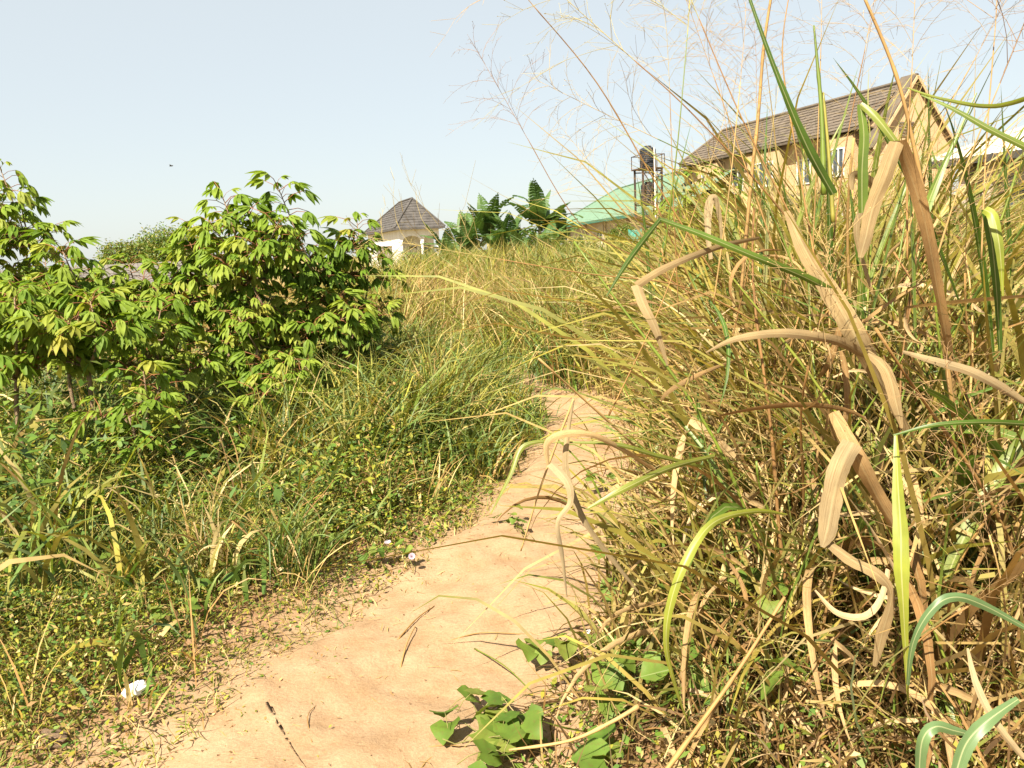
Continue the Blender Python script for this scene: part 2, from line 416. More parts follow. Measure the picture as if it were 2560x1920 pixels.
# ------------------------------------------------------------------ blade and leaf generators
def blades(P0, az, el0, L, W, bend, K=4, daz=None, twist=None, p=1.5, wbase=0.35, fold=0.0, c0=None, c1=None):
    """N curved tapering ribbons; returns V, F, Col, UV"""
    n = len(az); s = np.linspace(0, 1, K + 1)
    daz = np.zeros(n) if daz is None else daz
    twist = np.zeros(n) if twist is None else twist
    pos = np.empty((n, K + 1, 3)); pos[:, 0] = P0
    tan = np.empty((n, K + 1, 3))
    for k in range(K + 1):
        el = el0 - bend * s[k] ** p; a = az + daz * s[k]
        tan[:, k] = np.stack([np.cos(el) * np.cos(a), np.cos(el) * np.sin(a), np.sin(el)], 1)
        if k: pos[:, k] = pos[:, k - 1] + (tan[:, k] + tan[:, k - 1]) * 0.5 * (L / K)[:, None]
    a = az[:, None] + daz[:, None] * s
    side0 = np.stack([-np.sin(a), np.cos(a), np.zeros_like(a)], -1)
    nor = np.cross(tan, side0)
    tw = twist[:, None] * s + 0.3 * twist[:, None]
    side = side0 * np.cos(tw)[..., None] + nor * np.sin(tw)[..., None]
    nor2 = np.cross(tan, side)
    prof = (wbase + (1 - wbase) * np.minimum(1, s * 3.0)) * (1 - s ** 3) + 0.02
    hw = 0.5 * W[:, None] * prof[None]
    if fold:
        V = np.stack([pos - side * hw[..., None] + nor2 * (hw * fold)[..., None], pos, pos + side * hw[..., None] + nor2 * (hw * fold)[..., None]], 2)
        c = 3
    else:
        V = np.stack([pos - side * hw[..., None], pos + side * hw[..., None]], 2); c = 2
    I = np.arange(n * (K + 1) * c).reshape(n, K + 1, c)
    F = np.stack([I[:, :-1, :-1], I[:, :-1, 1:], I[:, 1:, 1:], I[:, 1:, :-1]], -1).reshape(-1, 4)
    col = None
    if c0 is not None:
        c1 = c0 if c1 is None else c1
        t = (s ** 1.5)[None, :, None]
        col = c0[:, None, :] * (1 - t) + c1[:, None, :] * t
        col = np.repeat(col[:, :, None, :], c, 2).reshape(-1, 3)
    u = np.tile(np.linspace(0, 1, c), n * (K + 1)); v = np.tile(np.repeat(s, c), n)
    return V.reshape(-1, 3), F, col, np.stack([u, v], 1)

def leaves(P, az, pitch, L, W, col, roll=None):
    """N small diamond leaves, one folded quad each"""
    n = len(az)
    roll = rng.uniform(-0.6, 0.6, n) if roll is None else roll
    d = np.stack([np.cos(pitch) * np.cos(az), np.cos(pitch) * np.sin(az), np.sin(pitch)], 1)
    sd0 = np.stack([-np.sin(az), np.cos(az), np.zeros(n)], 1); nr = np.cross(d, sd0)
    sd = sd0 * np.cos(roll)[:, None] + nr * np.sin(roll)[:, None]; nr = np.cross(d, sd)
    mid = P + d * (L * 0.45)[:, None]; up = nr * (W * 0.18)[:, None]
    V = np.stack([P, mid + sd * (W / 2)[:, None] + up, P + d * L[:, None], mid - sd * (W / 2)[:, None] + up], 1).reshape(-1, 3)
    F = np.arange(4 * n).reshape(n, 4)
    return V, F, np.repeat(col, 4, 0), None

class Heap:
    """many pieces gathered into one mesh"""
    def __init__(s): s.v, s.f, s.c, s.n = [], [], [], 0
    def add(s, r):
        s.v.append(r[0]); s.f.append(r[1] + s.n); s.c.append(r[2]); s.n += len(r[0])
    def build(s, name, mat, parent=None):
        return link(name, np_mesh(name, np.concatenate(s.v), np.concatenate(s.f), [mat], np.concatenate(s.c)), parent)

PAL = {k: np.array(v) for k, v in dict(
    green=[(0.07, 0.135, 0.018), (0.10, 0.175, 0.022), (0.13, 0.195, 0.03), (0.08, 0.15, 0.03)],
    olive=[(0.14, 0.17, 0.028), (0.19, 0.19, 0.035), (0.12, 0.16, 0.03), (0.24, 0.21, 0.05)],
    straw=[(0.40, 0.29, 0.11), (0.48, 0.35, 0.15), (0.34, 0.22, 0.08), (0.52, 0.41, 0.20)],
    brown=[(0.26, 0.15, 0.06), (0.33, 0.19, 0.075), (0.20, 0.12, 0.05)],
    blue=[(0.09, 0.155, 0.05), (0.115, 0.185, 0.065), (0.08, 0.14, 0.04)],
    lime=[(0.19, 0.225, 0.025), (0.25, 0.255, 0.03), (0.30, 0.265, 0.038)]).items()}
def pick(names, weights, n, jit=0.12):
    which = rng.choice(len(names), n, p=np.array(weights) / sum(weights))
    out = np.empty((n, 3))
    for i, nm in enumerate(names):
        k = which == i; out[k] = PAL[nm][rng.integers(0, len(PAL[nm]), k.sum())]
    return out * rng.uniform(1 - jit, 1 + jit, (n, 1))

def clump_field(heap, cx, cy, H, nb, width, mix, spread=0.12, lean=0.35, K=4, bendr=(0.5, 1.6), clumpmix=True, dead=0.0):
    """grass clumps at (cx,cy) with top heights H; nb blades each"""
    n = len(cx); N = n * nb
    names, wts = mix
    base = np.repeat(np.stack([cx, cy, height(cx, cy) - 0.01], 1), nb, 0)
    off = rng.normal(0, spread, (N, 2)); base[:, :2] += off
    az = rng.uniform(0, 2 * np.pi, N)
    el = np.pi / 2 - np.abs(rng.normal(0, lean, N))
    Hh = np.repeat(H, nb) * rng.uniform(0.45, 1.12, N)
    bend = rng.uniform(*bendr, N)
    Lh = Hh * (1.0 + 0.18 * bend)
    if clumpmix:
        cc = np.repeat(pick(names, wts, n, 0.1), nb, 0); own = pick(names, wts, N); k = rng.random(N) < 0.55
        col = np.where(k[:, None], cc, own) * rng.uniform(0.85, 1.15, (N, 1))
    else: col = pick(names, wts, N)
    lo_ = col * (1 - dead) + pick(['brown', 'straw'], [3, 1.4], N) * rng.uniform(0.55, 1.0, (N, 1)) * dead  # dead brown bases, their colour also darkened for the shade low in the grass
    tip = col * 0.75 + np.array([0.40, 0.30, 0.12]) * 0.25 * rng.random((N, 1)) * 1.6
    heap.add(blades(base, az, el, Lh, width * rng.uniform(0.6, 1.4, N), bend, K, rng.normal(0, 0.4, N), rng.normal(0, 0.8, N), 1.8, 0.5, 0, lo_, tip))

# ================================================================== buildings
def tile_courses(parent, mat, el, er, rr, rl, n, tile=0.42, thick=0.036, jit=0.009, name='tile_course'):
    """stepped courses of tiles on a roof face: eave-left, eave-right, ridge-right, ridge-left (seen from outside)"""
    el, er, rr, rl = map(Vector, (el, er, rr, rl))
    nor = (er - el).cross(rl - el)
    if nor.length < 1e-6: nor = (er - el).cross(rr - el)
    nor.normalize()
    if nor.z < 0: nor = -nor
    for i in range(n):
        t0, t1 = i / n, min(1.0, (i + 1.12) / n)
        a, b = el.lerp(rl, t0), er.lerp(rr, t0); c, d = er.lerp(rr, t1), el.lerp(rl, t1)
        w = (b - a).length; k = max(1, int(round(w / tile))); mb = MB(); ph = 0.5 / k if i % 2 else 0
        cuts = [0.0] + [min(1, (q + (0.5 if i % 2 else 0)) / k) for q in range(1 if not i % 2 else 0, k + (0 if i % 2 == 0 else 0))] + [1.0]
        cuts = sorted(set(cuts))
        for u0, u1 in zip(cuts[:-1], cuts[1:]):
            up = nor * (thick + rnd.uniform(-jit, jit)); lo = nor * 0.004
            sl = (el - rl).normalized() * rnd.uniform(0, jit)
            A, B = a.lerp(b, u0) + sl, a.lerp(b, u1 - 0.02 / max(k, 1)) + sl; D, Cc = d.lerp(c, u0), d.lerp(c, u1 - 0.02 / max(k, 1))
            mb.quad(A + up, B + up, Cc + lo, D + lo)
            mb.quad(A - nor * 0.01, B - nor * 0.01, B + up, A + up)
        mb.build(name, mat, parent)

def metal_slope(parent, mat, el, er, slope_vec, top_of, pitch=0.22, per=4, rib=0.03, name='roof_sheet', mat2=None):
    """ribbed metal sheets on a slope; top_of(u) gives how far up (0..1) the sheet reaches at u (0..1) along the eave"""
    el, er, sv = Vector(el), Vector(er), Vector(slope_vec)
    nor = (er - el).cross(sv).normalized()
    if nor.z < 0: nor = -nor
    Ln = (er - el).length; k = int(Ln / pitch); mb = MB(); prof = [(0, 0), (0.62, 0), (0.72, rib), (0.90, rib), (1.0, 0)]
    for i in range(k):
        for (p0, h0), (p1, h1) in zip(prof[:-1], prof[1:]):
            u0, u1 = (i + p0) / k, (i + p1) / k
            a, b = el.lerp(er, u0) + nor * h0, el.lerp(er, u1) + nor * h1
            mb.quad(a, b, b + sv * top_of(u1), a + sv * top_of(u0))
        if i % per == per - 1 or i == k - 1:
            mb.build(name, mat, parent); mb = MB()

def window(parent, mb_axes, u0, u1, z0, z1, frame=0.06, bars=1, depth=0.05, fmat='white_trim', name='window', cross=False):
    """mb_axes = (origin, u-direction, outward normal) in the parent's frame"""
    o, ud, nd = map(Vector, mb_axes)
    def P(u, z, d): return o + ud * u + Vector((0, 0, z)) + nd * d
    fr = MB()
    def strip(a0, a1, b0, b1): fr.prism([P(a0, b0, -0.02), P(a1, b0, -0.02), P(a1, b1, -0.02), P(a0, b1, -0.02)], nd * (depth + 0.02))
    strip(u0, u0 + frame, z0, z1); strip(u1 - frame, u1, z0, z1); strip(u0 + frame, u1 - frame, z0, z0 + frame); strip(u0 + frame, u1 - frame, z1 - frame, z1)
    for b in range(1, bars + 1):
        c = u0 + (u1 - u0) * b / (bars + 1); strip(c - frame * 0.4, c + frame * 0.4, z0 + frame, z1 - frame)
    w = fr.build(name, M[fmat], parent)
    for b in range(bars + 1):
        a = u0 + (u1 - u0) * b / (bars + 1) + frame * 0.5; e = u0 + (u1 - u0) * (b + 1) / (bars + 1) - frame * 0.5
        g = MB(); g.quad(P(a, z0 + frame, 0.008), P(e, z0 + frame, 0.008), P(e, z1 - frame, 0.008), P(a, z1 - frame, 0.008))
        g.build('pane', M['glass'], w)
    return w

# ---- white gatehouse with dark hipped roof
EH = 3.5
nc = hit(986, 571, EH); WID = 4.0; rz = R(20)
gh = empty('gatehouse', (nc.x, nc.y, 0), rz, 'small white house with a dark hipped tile roof and arched porch', 'house')
LEN = 14.0                                   # local x along the porch front, local y away from the camera
OV = 0.42
w = MB()
wx0, wx1, wy0, wy1 = OV, WID - OV, OV, LEN - OV
w.box(wx0, wx0 + 0.22, wy0 + 0.002, wy1, 0, EH - 0.05)            # left wall
w.box(wx0 + 0.22, wx1 - 0.002, wy0 + 1.7, wy0 + 1.9, 0, EH - 0.05)   # wall behind the porch
w.box(wx1 - 0.22, wx1, wy0 + 1.9, wy1, 0, EH - 0.05)
w.box(wx0 + 0.22, wx1 - 0.22, wy1 - 0.2, wy1, 0, EH - 0.05)
w.build('wall', M['white_wall'], gh)
# arched porch front: two arches of unequal width
def arch_front(x0, x1, spring, top, y0, y1, mid):
    pts = []
    for i in range(13):
        a = math.pi * (1 - i / 12); cx, rx = (x0 + x1) / 2, (x1 - x0) / 2
        pts.append((cx + rx * math.cos(a), y0, spring + mid * math.sin(a)))
    mb = MB()
    for p, q in zip(pts[:-1], pts[1:]):
        mb.prism([p, q, (q[0], y0, top), (p[0], y0, top)], (0, y1 - y0, 0))
    return mb
TOP = EH - 0.05
span = wx1 - wx0
cxs = [wx0 + 0.11, wx0 + span * 0.57, wx1 - 0.11]
for i in range(2):
    arch_front(cxs[i] + 0.11, cxs[i + 1] - 0.11, 2.45, TOP, wy0, wy0 + 0.2, 0.45).build('arch', M['white_wall'], gh)
for cx in cxs:
    c = MB()
    c.tube([(cx, wy0 + 0.1, 0.0), (cx, wy0 + 0.1, 0.3), (cx, wy0 + 0.1, 0.31), (cx, wy0 + 0.1, 2.25), (cx, wy0 + 0.1, 2.27), (cx, wy0 + 0.1, 2.45)], [0.16, 0.16, 0.11, 0.10, 0.15, 0.15], 12)
    c.box(cx - 0.109, cx + 0.109, wy0 + 0.003, wy0 + 0.197, 2.45, TOP)
    c.build('column', M['white_wall'], gh)
d = MB(); d.box(cxs[0] + 1.0, cxs[0] + 1.6, wy0 + 1.66, wy0 + 1.70, 0, 2.1); dd = d.build('door', M['iron'], gh)
for k in range(4):
    d = MB(); d.box(cxs[0] + 1.05, cxs[0] + 1.55, wy0 + 1.645, wy0 + 1.66, 0.15 + k * 0.48, 0.52 + k * 0.48); d.build('panel', M['white_trim'], dd)
window(gh, ((wx1 - 0.95, wy0 + 1.7, 0), (1, 0, 0), (0, -1, 0)), 0, 0.7, 1.0, 2.2, bars=1)
# left wall: long barred opening
wn_ = MB(); wn_.quad((wx0 - 0.004, wy0 + 9.0, 0.9), (wx0 - 0.004, wy0 + 3.0, 0.9), (wx0 - 0.004, wy0 + 3.0, 2.15), (wx0 - 0.004, wy0 + 9.0, 2.15))
ww = wn_.build('window', M['white_trim'], gh)
for k in range(12):
    b = MB(); y = wy0 + 3.05 + k * 0.52; b.box(wx0 - 0.07, wx0 - 0.02, y - 0.06, y + 0.06, 0.85, 2.2); b.build('bar', M['iron'], ww)
b = MB(); b.box(wx0 - 0.075, wx0 - 0.015, wy0 + 2.9, wy0 + 9.1, 2.2, 2.25); b.build('rail', M['iron'], ww)
# roof: short ridge running away from the camera
RH = EH + 2.3
r0, r1 = Vector((WID * 0.5, 1.9, RH)), Vector((WID * 0.5, 6.4, RH))
A_, B_, C_, D_ = Vector((0, 0, EH)), Vector((WID, 0, EH)), Vector((WID, LEN, EH)), Vector((0, LEN, EH))
rf = MB()
rf.poly([A_, B_, r0]); rf.poly([D_, A_, r0, r1]); rf.poly([B_, C_, r1, r0]); rf.poly([C_, D_, r1])
rf.poly([A_ - Vector((0, 0, .12)), D_ - Vector((0, 0, .12)), C_ - Vector((0, 0, .12)), B_ - Vector((0, 0, .12))])
for p, q in ((A_, B_), (B_, C_), (C_, D_), (D_, A_)): rf.quad(p - Vector((0, 0, .12)), q - Vector((0, 0, .12)), q, p)
roof = rf.build('roof', M['roof_dark'], gh)
tile_courses(roof, M['roof_dark'], A_, B_, r0, r0, 11)
tile_courses(roof, M['roof_dark'], D_, A_, r0, r1, 11)
tile_courses(roof, M['roof_dark'], B_, C_, r1, r0, 11)
for p, q in ((A_, r0), (B_, r0), (r0, r1), (D_, r1), (C_, r1)):
    t = MB(); t.tube([p.lerp(q, 0.0) + Vector((0, 0, .05)), q + Vector((0, 0, .05))], 0.07, 8); t.build('ridge_cap', M['roof_dark'], roof)
for p, q in ((A_, B_), (D_, A_)):
    g = MB(); g.bar(p - Vector((0, 0, .06)), q - Vector((0, 0, .06)), 0.05, 0.14); g.build('fascia', M['roof_dark'], roof)

# ---- large pale orange building with brown tile roof
EB = 6.0
e_l = hit(1677, 419, EB); e_r = hit(2180, 310, EB)
ax = Vector((e_l.x - e_r.x, e_l.y - e_r.y, 0)); LB = ax.length; ob = empty('orange_building', (e_r.x, e_r.y, 0), math.atan2(ax.y, ax.x), 'long pale orange two-storey building with brown tiled roof and steep gable', 'building')
# local x: away along the long side; local y: NEGATIVE goes into the building (to the right in the photo)
HW = 1.8; RB = EB + 1.75; OVB = 0.35
w = MB()
w.box(0.25, LB - 1.9, -2 * HW - 0.1, -OVB, 0, EB - 0.02)
w.box(LB - 1.9, LB - 0.2, -2 * HW + 0.6, -OVB - 0.5, 0, EB - 0.5)
w.build('wall', M['orange_wall'], ob)
# projecting bays on the long side
bays = [(1.0, 3.0), (6.0, 8.6), (11.4, 13.4)]
for b0, b1 in bays:
    if b1 < LB - 2:
        b = MB(); b.box(b0, b1, -OVB + 0.002, 0.12, 0, EB - 0.28); bo = b.build('bay', M['orange_wall'], ob)
        window(ob, ((b0, 0.12, 0), (1, 0, 0), (0, 1, 0)), 0.45, b1 - b0 - 0.45, EB - 2.0, EB - 0.75, bars=2)
        window(ob, ((b0, 0.12, 0), (1, 0, 0), (0, 1, 0)), 0.45, b1 - b0 - 0.45, EB - 4.9, EB - 3.5, bars=2)
for u in (4.2, 9.6):
    window(ob, ((u, -OVB, 0), (1, 0, 0), (0, 1, 0)), 0, 1.0, EB - 2.1, EB - 0.9, bars=1)
    window(ob, ((u, -OVB, 0), (1, 0, 0), (0, 1, 0)), 0, 1.0, EB - 4.9, EB - 3.6, bars=1)
# skirt roofs between the bays
for b0, b1 in ((3.15, 5.85), (8.75, 11.25)):
    s = MB(); s.prism([(b0, -OVB + 0.003, EB - 2.5), (b0, 0.75, EB - 3.1), (b0, -OVB + 0.003, EB - 3.1)], (b1 - b0, 0, 0)); so = s.build('skirt_roof', M['roof_brown'], ob)
    tile_courses(so, M['roof_brown'], (b1, 0.75, EB - 3.08), (b0, 0.75, EB - 3.08), (b0, -OVB + 0.01, EB - 2.48), (b1, -OVB + 0.01, EB - 2.48), 4)
P0 = Vector((0.1, 0.25, EB)); P1 = Vector((LB - 1.4, 0.25, EB)); Q0 = Vector((0.1, -HW, RB)); Q1 = Vector((LB - 3.0, -HW, RB - 0.02))
S0 = Vector((0.1, -2 * HW - 0.25, EB)); S1 = Vector((LB - 1.4, -2 * HW - 0.25, EB))
rf = MB()
dz = Vector((0, 0, 0.12))
rf.poly([P1, P0, Q0, Q1]); rf.poly([S0, S1, Q1, Q0]); rf.poly([S1, P1, Q1]); rf.poly([P0 - dz, P1 - dz, S1 - dz, S0 - dz])
for p, q in ((P0, P1), (P1, S1), (S1, S0)): rf.quad(p - dz, q - dz, q, p)
roof = rf.build('roof', M['roof_brown'], ob)
tile_courses(roof, M['roof_brown'], P1, P0, Q0, Q1, 11, tile=0.40)
tile_courses(roof, M['roof_brown'], S1, P1, Q1, Q1, 9, tile=0.40)
t = MB(); t.tube([Q0 + Vector((0, 0, .05)), Q1 + Vector((0, 0, .05))], 0.09, 8); t.build('ridge_cap', M['roof_brown'], roof)
t = MB(); t.tube([P1 + Vector((0, 0, .05)), Q1 + Vector((0, 0, .05))], 0.08, 8); t.build('ridge_cap', M['roof_brown'], roof)
# lower end wing
P2, P3 = Vector((LB - 1.3, -0.25, EB - 0.35)), Vector((LB + 0.25, -0.25, EB - 0.35)); Q2, Q3 = Vector((LB - 1.3, -1.6, EB + 0.55)), Vector((LB - 0.6, -1.6, EB + 0.55))
S2, S3 = Vector((LB - 1.3, -3.1, EB - 0.35)), Vector((LB + 0.25, -3.1, EB - 0.35))
rf = MB(); rf.poly([P3, P2, Q2, Q3]); rf.poly([S2, S3, Q3, Q2]); rf.poly([S3, P3, Q3]); rf.poly([P2 - dz, P3 - dz, S3 - dz, S2 - dz])
for p, q in ((P2, P3), (P3, S3)): rf.quad(p - dz, q - dz, q, p)
wing = rf.build('wing_roof', M['roof_brown'], ob)
tile_courses(wing, M['roof_brown'], P3, P2, Q2, Q3, 5, tile=0.40); tile_courses(wing, M['roof_brown'], S3, P3, Q3, Q3, 5, tile=0.40)
# end wall closing the roof, steep gable front
w = MB(); w.prism([(0.252, 0.02, EB - 0.06), (0.252, -HW, RB - 0.10), (0.252, -2 * HW - 0.05, EB - 0.06)], (0.12, 0, 0)); w.build('end_wall', M['orange_wall'], ob)
g = MB(); gx0 = -0.30
g.prism([(gx0, -HW - 2.35, 0), (gx0, -HW + 2.05, 0), (gx0, -HW + 2.05, EB - 0.9), (gx0, -HW - 0.05, RB + 0.12), (gx0, -HW - 2.35, EB - 0.9)], (0.55, 0, 0))
g.build('gable', M['orange_wall'], ob)
for yy, zz in ((-HW + 2.18, EB - 1.05), (-HW - 2.48, EB - 1.05)):
    t = MB(); t.bar((gx0 + 0.2, yy, zz), (gx0 + 0.2, -HW - 0.05, RB + 0.22), 0.85, 0.10); t.build('verge', M['roof_brown'], ob)
    t = MB(); t.bar((gx0 - 0.26, yy, zz - 0.08), (gx0 - 0.26, -HW - 0.05, RB + 0.12), 0.04, 0.11); t.build('bargeboard', M['orange_wall'], ob)
v = MB()
for k in range(5): v.box(gx0 - 0.05, gx0 - 0.004, -HW - 0.15, -HW + 0.65, EB - 0.55 + k * 0.13, EB - 0.48 + k * 0.13)
v.build('vent', M['roof_brown'], ob)

# ---- green metal roofed building
EG = 3.4
g_l = hit(1383, 568, EG); g_r = hit(1690, 517, EG)
ax = Vector((g_r.x - g_l.x, g_r.y - g_l.y, 0)); LG = ax.length
gb = empty('green_roofed_building', (g_l.x, g_l.y, 0), math.atan2(ax.y, ax.x), 'low cream building under a long pale green metal roof', 'building')
# local x: from the far end towards the camera; local +y = into the building? the near side is at y = 0, building lies at +y
DEP = 9.0; RG = EG + 2.9; hipu = 7.5
w = MB(); w.box(0.7, LG + 1, 0.7, DEP - 0.7, 0, EG - 0.15); w.build('wall', M['cream_wall'], gb)
for k in range(5):
    u = 2.0 + k * (LG - 3) / 5
    window(gb, ((u, 0.7, 0), (1, 0, 0), (0, -1, 0)), 0, 1.7, 1.1, 2.5, bars=1, fmat='dark_trim')
    p = MB(); p.box(u + 2.3, u + 2.6, 0.42, 0.698, 0, EG - 0.16); p.build('pilaster', M['cream_wall'], gb)
rb = MB()
a, b_, c, d = Vector((0, 0, EG)), Vector((LG + 1.5, 0, EG)), Vector((LG + 1.5, DEP, EG)), Vector((0, DEP, EG))
rg0, rg1 = Vector((hipu, DEP / 2, RG)), Vector((LG + 1.5, DEP / 2, RG))
lo = Vector((0, 0, -0.05))
rb.poly([a + lo, b_ + lo, rg1 + lo, rg0 + lo]); rb.poly([c + lo, d + lo, rg0 + lo, rg1 + lo]); rb.poly([d + lo, a + lo, rg0 + lo]); rb.poly([a + lo * 3, d + lo * 3, c + lo * 3, b_ + lo * 3])
roof = rb.build('roof', M['green_trim'], gb)
metal_slope(roof, M['green_roof'], a, b_, (0, DEP / 2, RG - EG), lambda u: min(1.0, max(0.0, u * (LG + 1.5) / hipu)), 0.30, 3)
metal_slope(roof, M['green_roof'], d, a, (hipu, 0, RG - EG), lambda u: 1 - abs(2 * u - 1), 0.30, 3)
f_ = MB(); f_.bar(a + Vector((0, -0.03, -0.1)), b_ + Vector((0, -0.03, -0.1)), 0.05, 0.2); f_.build('fascia', M['green_trim'], roof)
for p, q in ((a, rg0), (d, rg0), (rg0, rg1)):
    t = MB(); t.tube([p + Vector((0, 0, .05)), q + Vector((0, 0, .05))], 0.08, 6); t.build('ridge_cap', M['green_roof'], roof)

# ---- pale roofed bungalow at the picture's right
EW = 3.5
b_l = hit(2322, 405, EW); b_r = hit(2570, 372, EW)
ax = Vector((b_r.x - b_l.x, b_r.y - b_l.y, 0)).normalized(); LW = 9.0
bw = empty('bungalow', (b_l.x, b_l.y, 0), math.atan2(ax.y, ax.x), 'pinkish bungalow with a pale metal roof and shaded eaves', 'house')
DW = 7.0
w = MB(); w.box(0.6, LW, 0.75, DW - 0.6, 0, EW - 0.12); w.build('wall', M['pink_wall'], bw)
for u in (1.9, 4.4): window(bw, ((u, 0.75, 0), (1, 0, 0), (0, -1, 0)), 0, 1.2, 1.3, 2.6, bars=1, fmat='dark_trim')
for u in (0.75, 1.5):
    p = MB(); p.box(u, u + 0.25, 0.35, 0.745, 0, EW - 0.13); p.build('pillar', M['pink_wall'], bw)
a, b_, c, d = Vector((0, 0, EW)), Vector((LW, 0, EW)), Vector((LW, DW, EW)), Vector((0, DW, EW)); hw_ = 3.5; RW = EW + 1.45
rg0, rg1 = Vector((hw_, DW / 2, RW)), Vector((LW, DW / 2, RW))
rb = MB(); rb.poly([a + lo, b_ + lo, rg1 + lo, rg0 + lo]); rb.poly([c + lo, d + lo, rg0 + lo, rg1 + lo]); rb.poly([d + lo, a + lo, rg0 + lo]); rb.poly([a + lo * 3, d + lo * 3, c + lo * 3, b_ + lo * 3])
roof = rb.build('roof', M['dark_trim'], bw)
metal_slope(roof, M['white_roof'], a, b_, (0, DW / 2, RW - EW), lambda u: min(1.0, max(0.0, u * LW / hw_)), 0.22, 4, 0.022)
metal_slope(roof, M['white_roof'], d, a, (hw_, 0, RW - EW), lambda u: 1 - abs(2 * u - 1), 0.22, 4, 0.022)
for p, q in ((a, b_), (d, a)):
    t = MB(); t.bar(p + Vector((0, 0, -0.1)), q + Vector((0, 0, -0.1)), 0.05, 0.2); t.build('fascia', M['dark_trim'], roof)
for p, q in ((a, rg0), (d, rg0), (rg0, rg1)):
    t = MB(); t.tube([p + Vector((0, 0, .04)), q + Vector((0, 0, .04))], 0.06, 6); t.build('ridge_cap', M['white_roof'], roof)

# ---- water tower and its two tanks
TD = 36.0
tb = at(1620, 424, TD); PLZ = tb.z
tw = empty('water_tower', (tb.x, tb.y, 0), R(14), 'dark steel water tower with ladder rising beside the green roof', 'water tower')
hwid = 0.46
for sx in (-1, 1):
    for sy in (-1, 1):
        l = MB(); l.bar((sx * hwid, sy * hwid, 0), (sx * hwid, sy * hwid, PLZ), 0.075); l.build('leg', M['steel'], tw)
pl = MB(); pl.box(-0.58, 0.58, -0.58, 0.58, PLZ, PLZ + 0.05); pl.build('platform', M['steel'], tw)
LOWZ = at(1620, 506, TD).z
pl = MB(); pl.box(-0.50, 0.50, -0.50, 0.50, LOWZ - 0.04, LOWZ); pl.build('platform', M['steel'], tw)
rl = MB()
for sx in (-1, 1):
    for sy in (-1, 1): rl.bar((sx * 0.56, sy * 0.56, PLZ + 0.05), (sx * 0.56, sy * 0.56, PLZ + 0.62), 0.03)
for a, b_ in (((-1, -1), (1, -1)), ((1, -1), (1, 1)), ((1, 1), (-1, 1)), ((-1, 1), (-1, -1))):
    rl.bar((a[0] * 0.56, a[1] * 0.56, PLZ + 0.62), (b_[0] * 0.56, b_[1] * 0.56, PLZ + 0.62), 0.03)
rl.build('railing', M['steel'], tw)
for z0, z1 in ((0.3, LOWZ - 0.1), (LOWZ + 0.02, PLZ - 0.1)):
    for sgn in (-1, 1):
        b = MB(); b.bar((-hwid * sgn, -hwid, z0), (hwid * sgn, -hwid, z1), 0.035); b.build('brace', M['steel'], tw)
    for s2 in (-1, 1):
        b = MB(); b.bar((-hwid, s2 * hwid, z1), (hwid, s2 * hwid, z1), 0.05); b.build('beam', M['steel'], tw)
ld = MB()
for sx in (0.14, 0.38): ld.bar((sx + 0.02, -0.62, 0), (sx + 0.02, -0.62, PLZ + 0.6), 0.03)
for k in range(int(PLZ / 0.28)): ld.bar((0.16, -0.62, 0.3 + k * 0.28), (0.40, -0.62, 0.3 + k * 0.28), 0.022)
ld.build('ladder', M['steel'], tw)
pp = MB(); pp.tube([(0.05, -0.60, 0.2), (0.05, -0.60, PLZ + 0.9)], 0.03, 8); pp.build('pipe', M['pipe'], tw)
def tank(loc, rad, h, label):
    t = empty('water_tank', loc, 0.2, label, 'water tank', 'black plastic water tanks')
    prof = [(0.0, rad * 0.93)]
    n = 9
    for i in range(n):
        z0 = h * 0.04 + h * 0.80 * i / n; dz_ = h * 0.80 / n
        prof += [(z0, rad * 0.95), (z0 + dz_ * 0.25, rad), (z0 + dz_ * 0.75, rad), (z0 + dz_, rad * 0.95)]
    prof += [(h * 0.88, rad * 0.93), (h * 0.94, rad * 0.6), (h * 0.96, rad * 0.42)]
    b = MB(); b.tube([(0, 0, z) for z, r in prof], [r for z, r in prof], 24); b.build('body', M['tank'], t, smooth=False)
    l = MB(); l.tube([(0, 0, h * 0.955), (0, 0, h * 1.0), (0, 0, h * 1.01)], [rad * 0.46, rad * 0.46, rad * 0.4], 20); l.build('lid', M['tank'], t)
    return t
tank((tb.x, tb.y, PLZ + 0.055), 0.37, 0.98, 'black ribbed plastic water tank on top of the steel tower')
tank((tb.x, tb.y, LOWZ + 0.005), 0.35, 0.92, 'black plastic water tank on the lower deck of the tower')

# ---- grey block wall at the left, seen through the cassava
wa = hit(-60, 745, 0.0); wb = hit(560, 712, 0.0)
BD = 40.0
wa = at(-80, 670, BD); wb = at(540, 640, BD + 2)
ax = Vector((wb.x - wa.x, wb.y - wa.y, 0)); LWL = ax.length
bwall = empty('block_wall', (wa.x, wa.y, 0), math.atan2(ax.y, ax.x), 'grey concrete block wall behind the cassava plants', 'wall')
m_ = MB(); m_.box(0, LWL, 0.02, 0.14, -0.2, 1.80); m_.build('mortar', M['mortar'], bwall)
bm_ = MB(); bm_.box(0.008, 0.482, 0, 0.16, 0.008, 0.232); blk = bm_.mesh('block', M['block'])
for r_ in range(8):
    for k in range(int(LWL / 0.49)):
        link('block', blk, bwall, (k * 0.49 + (0.245 if r_ % 2 else 0), rnd.uniform(-0.012, 0.006), r_ * 0.24 - 0.1))

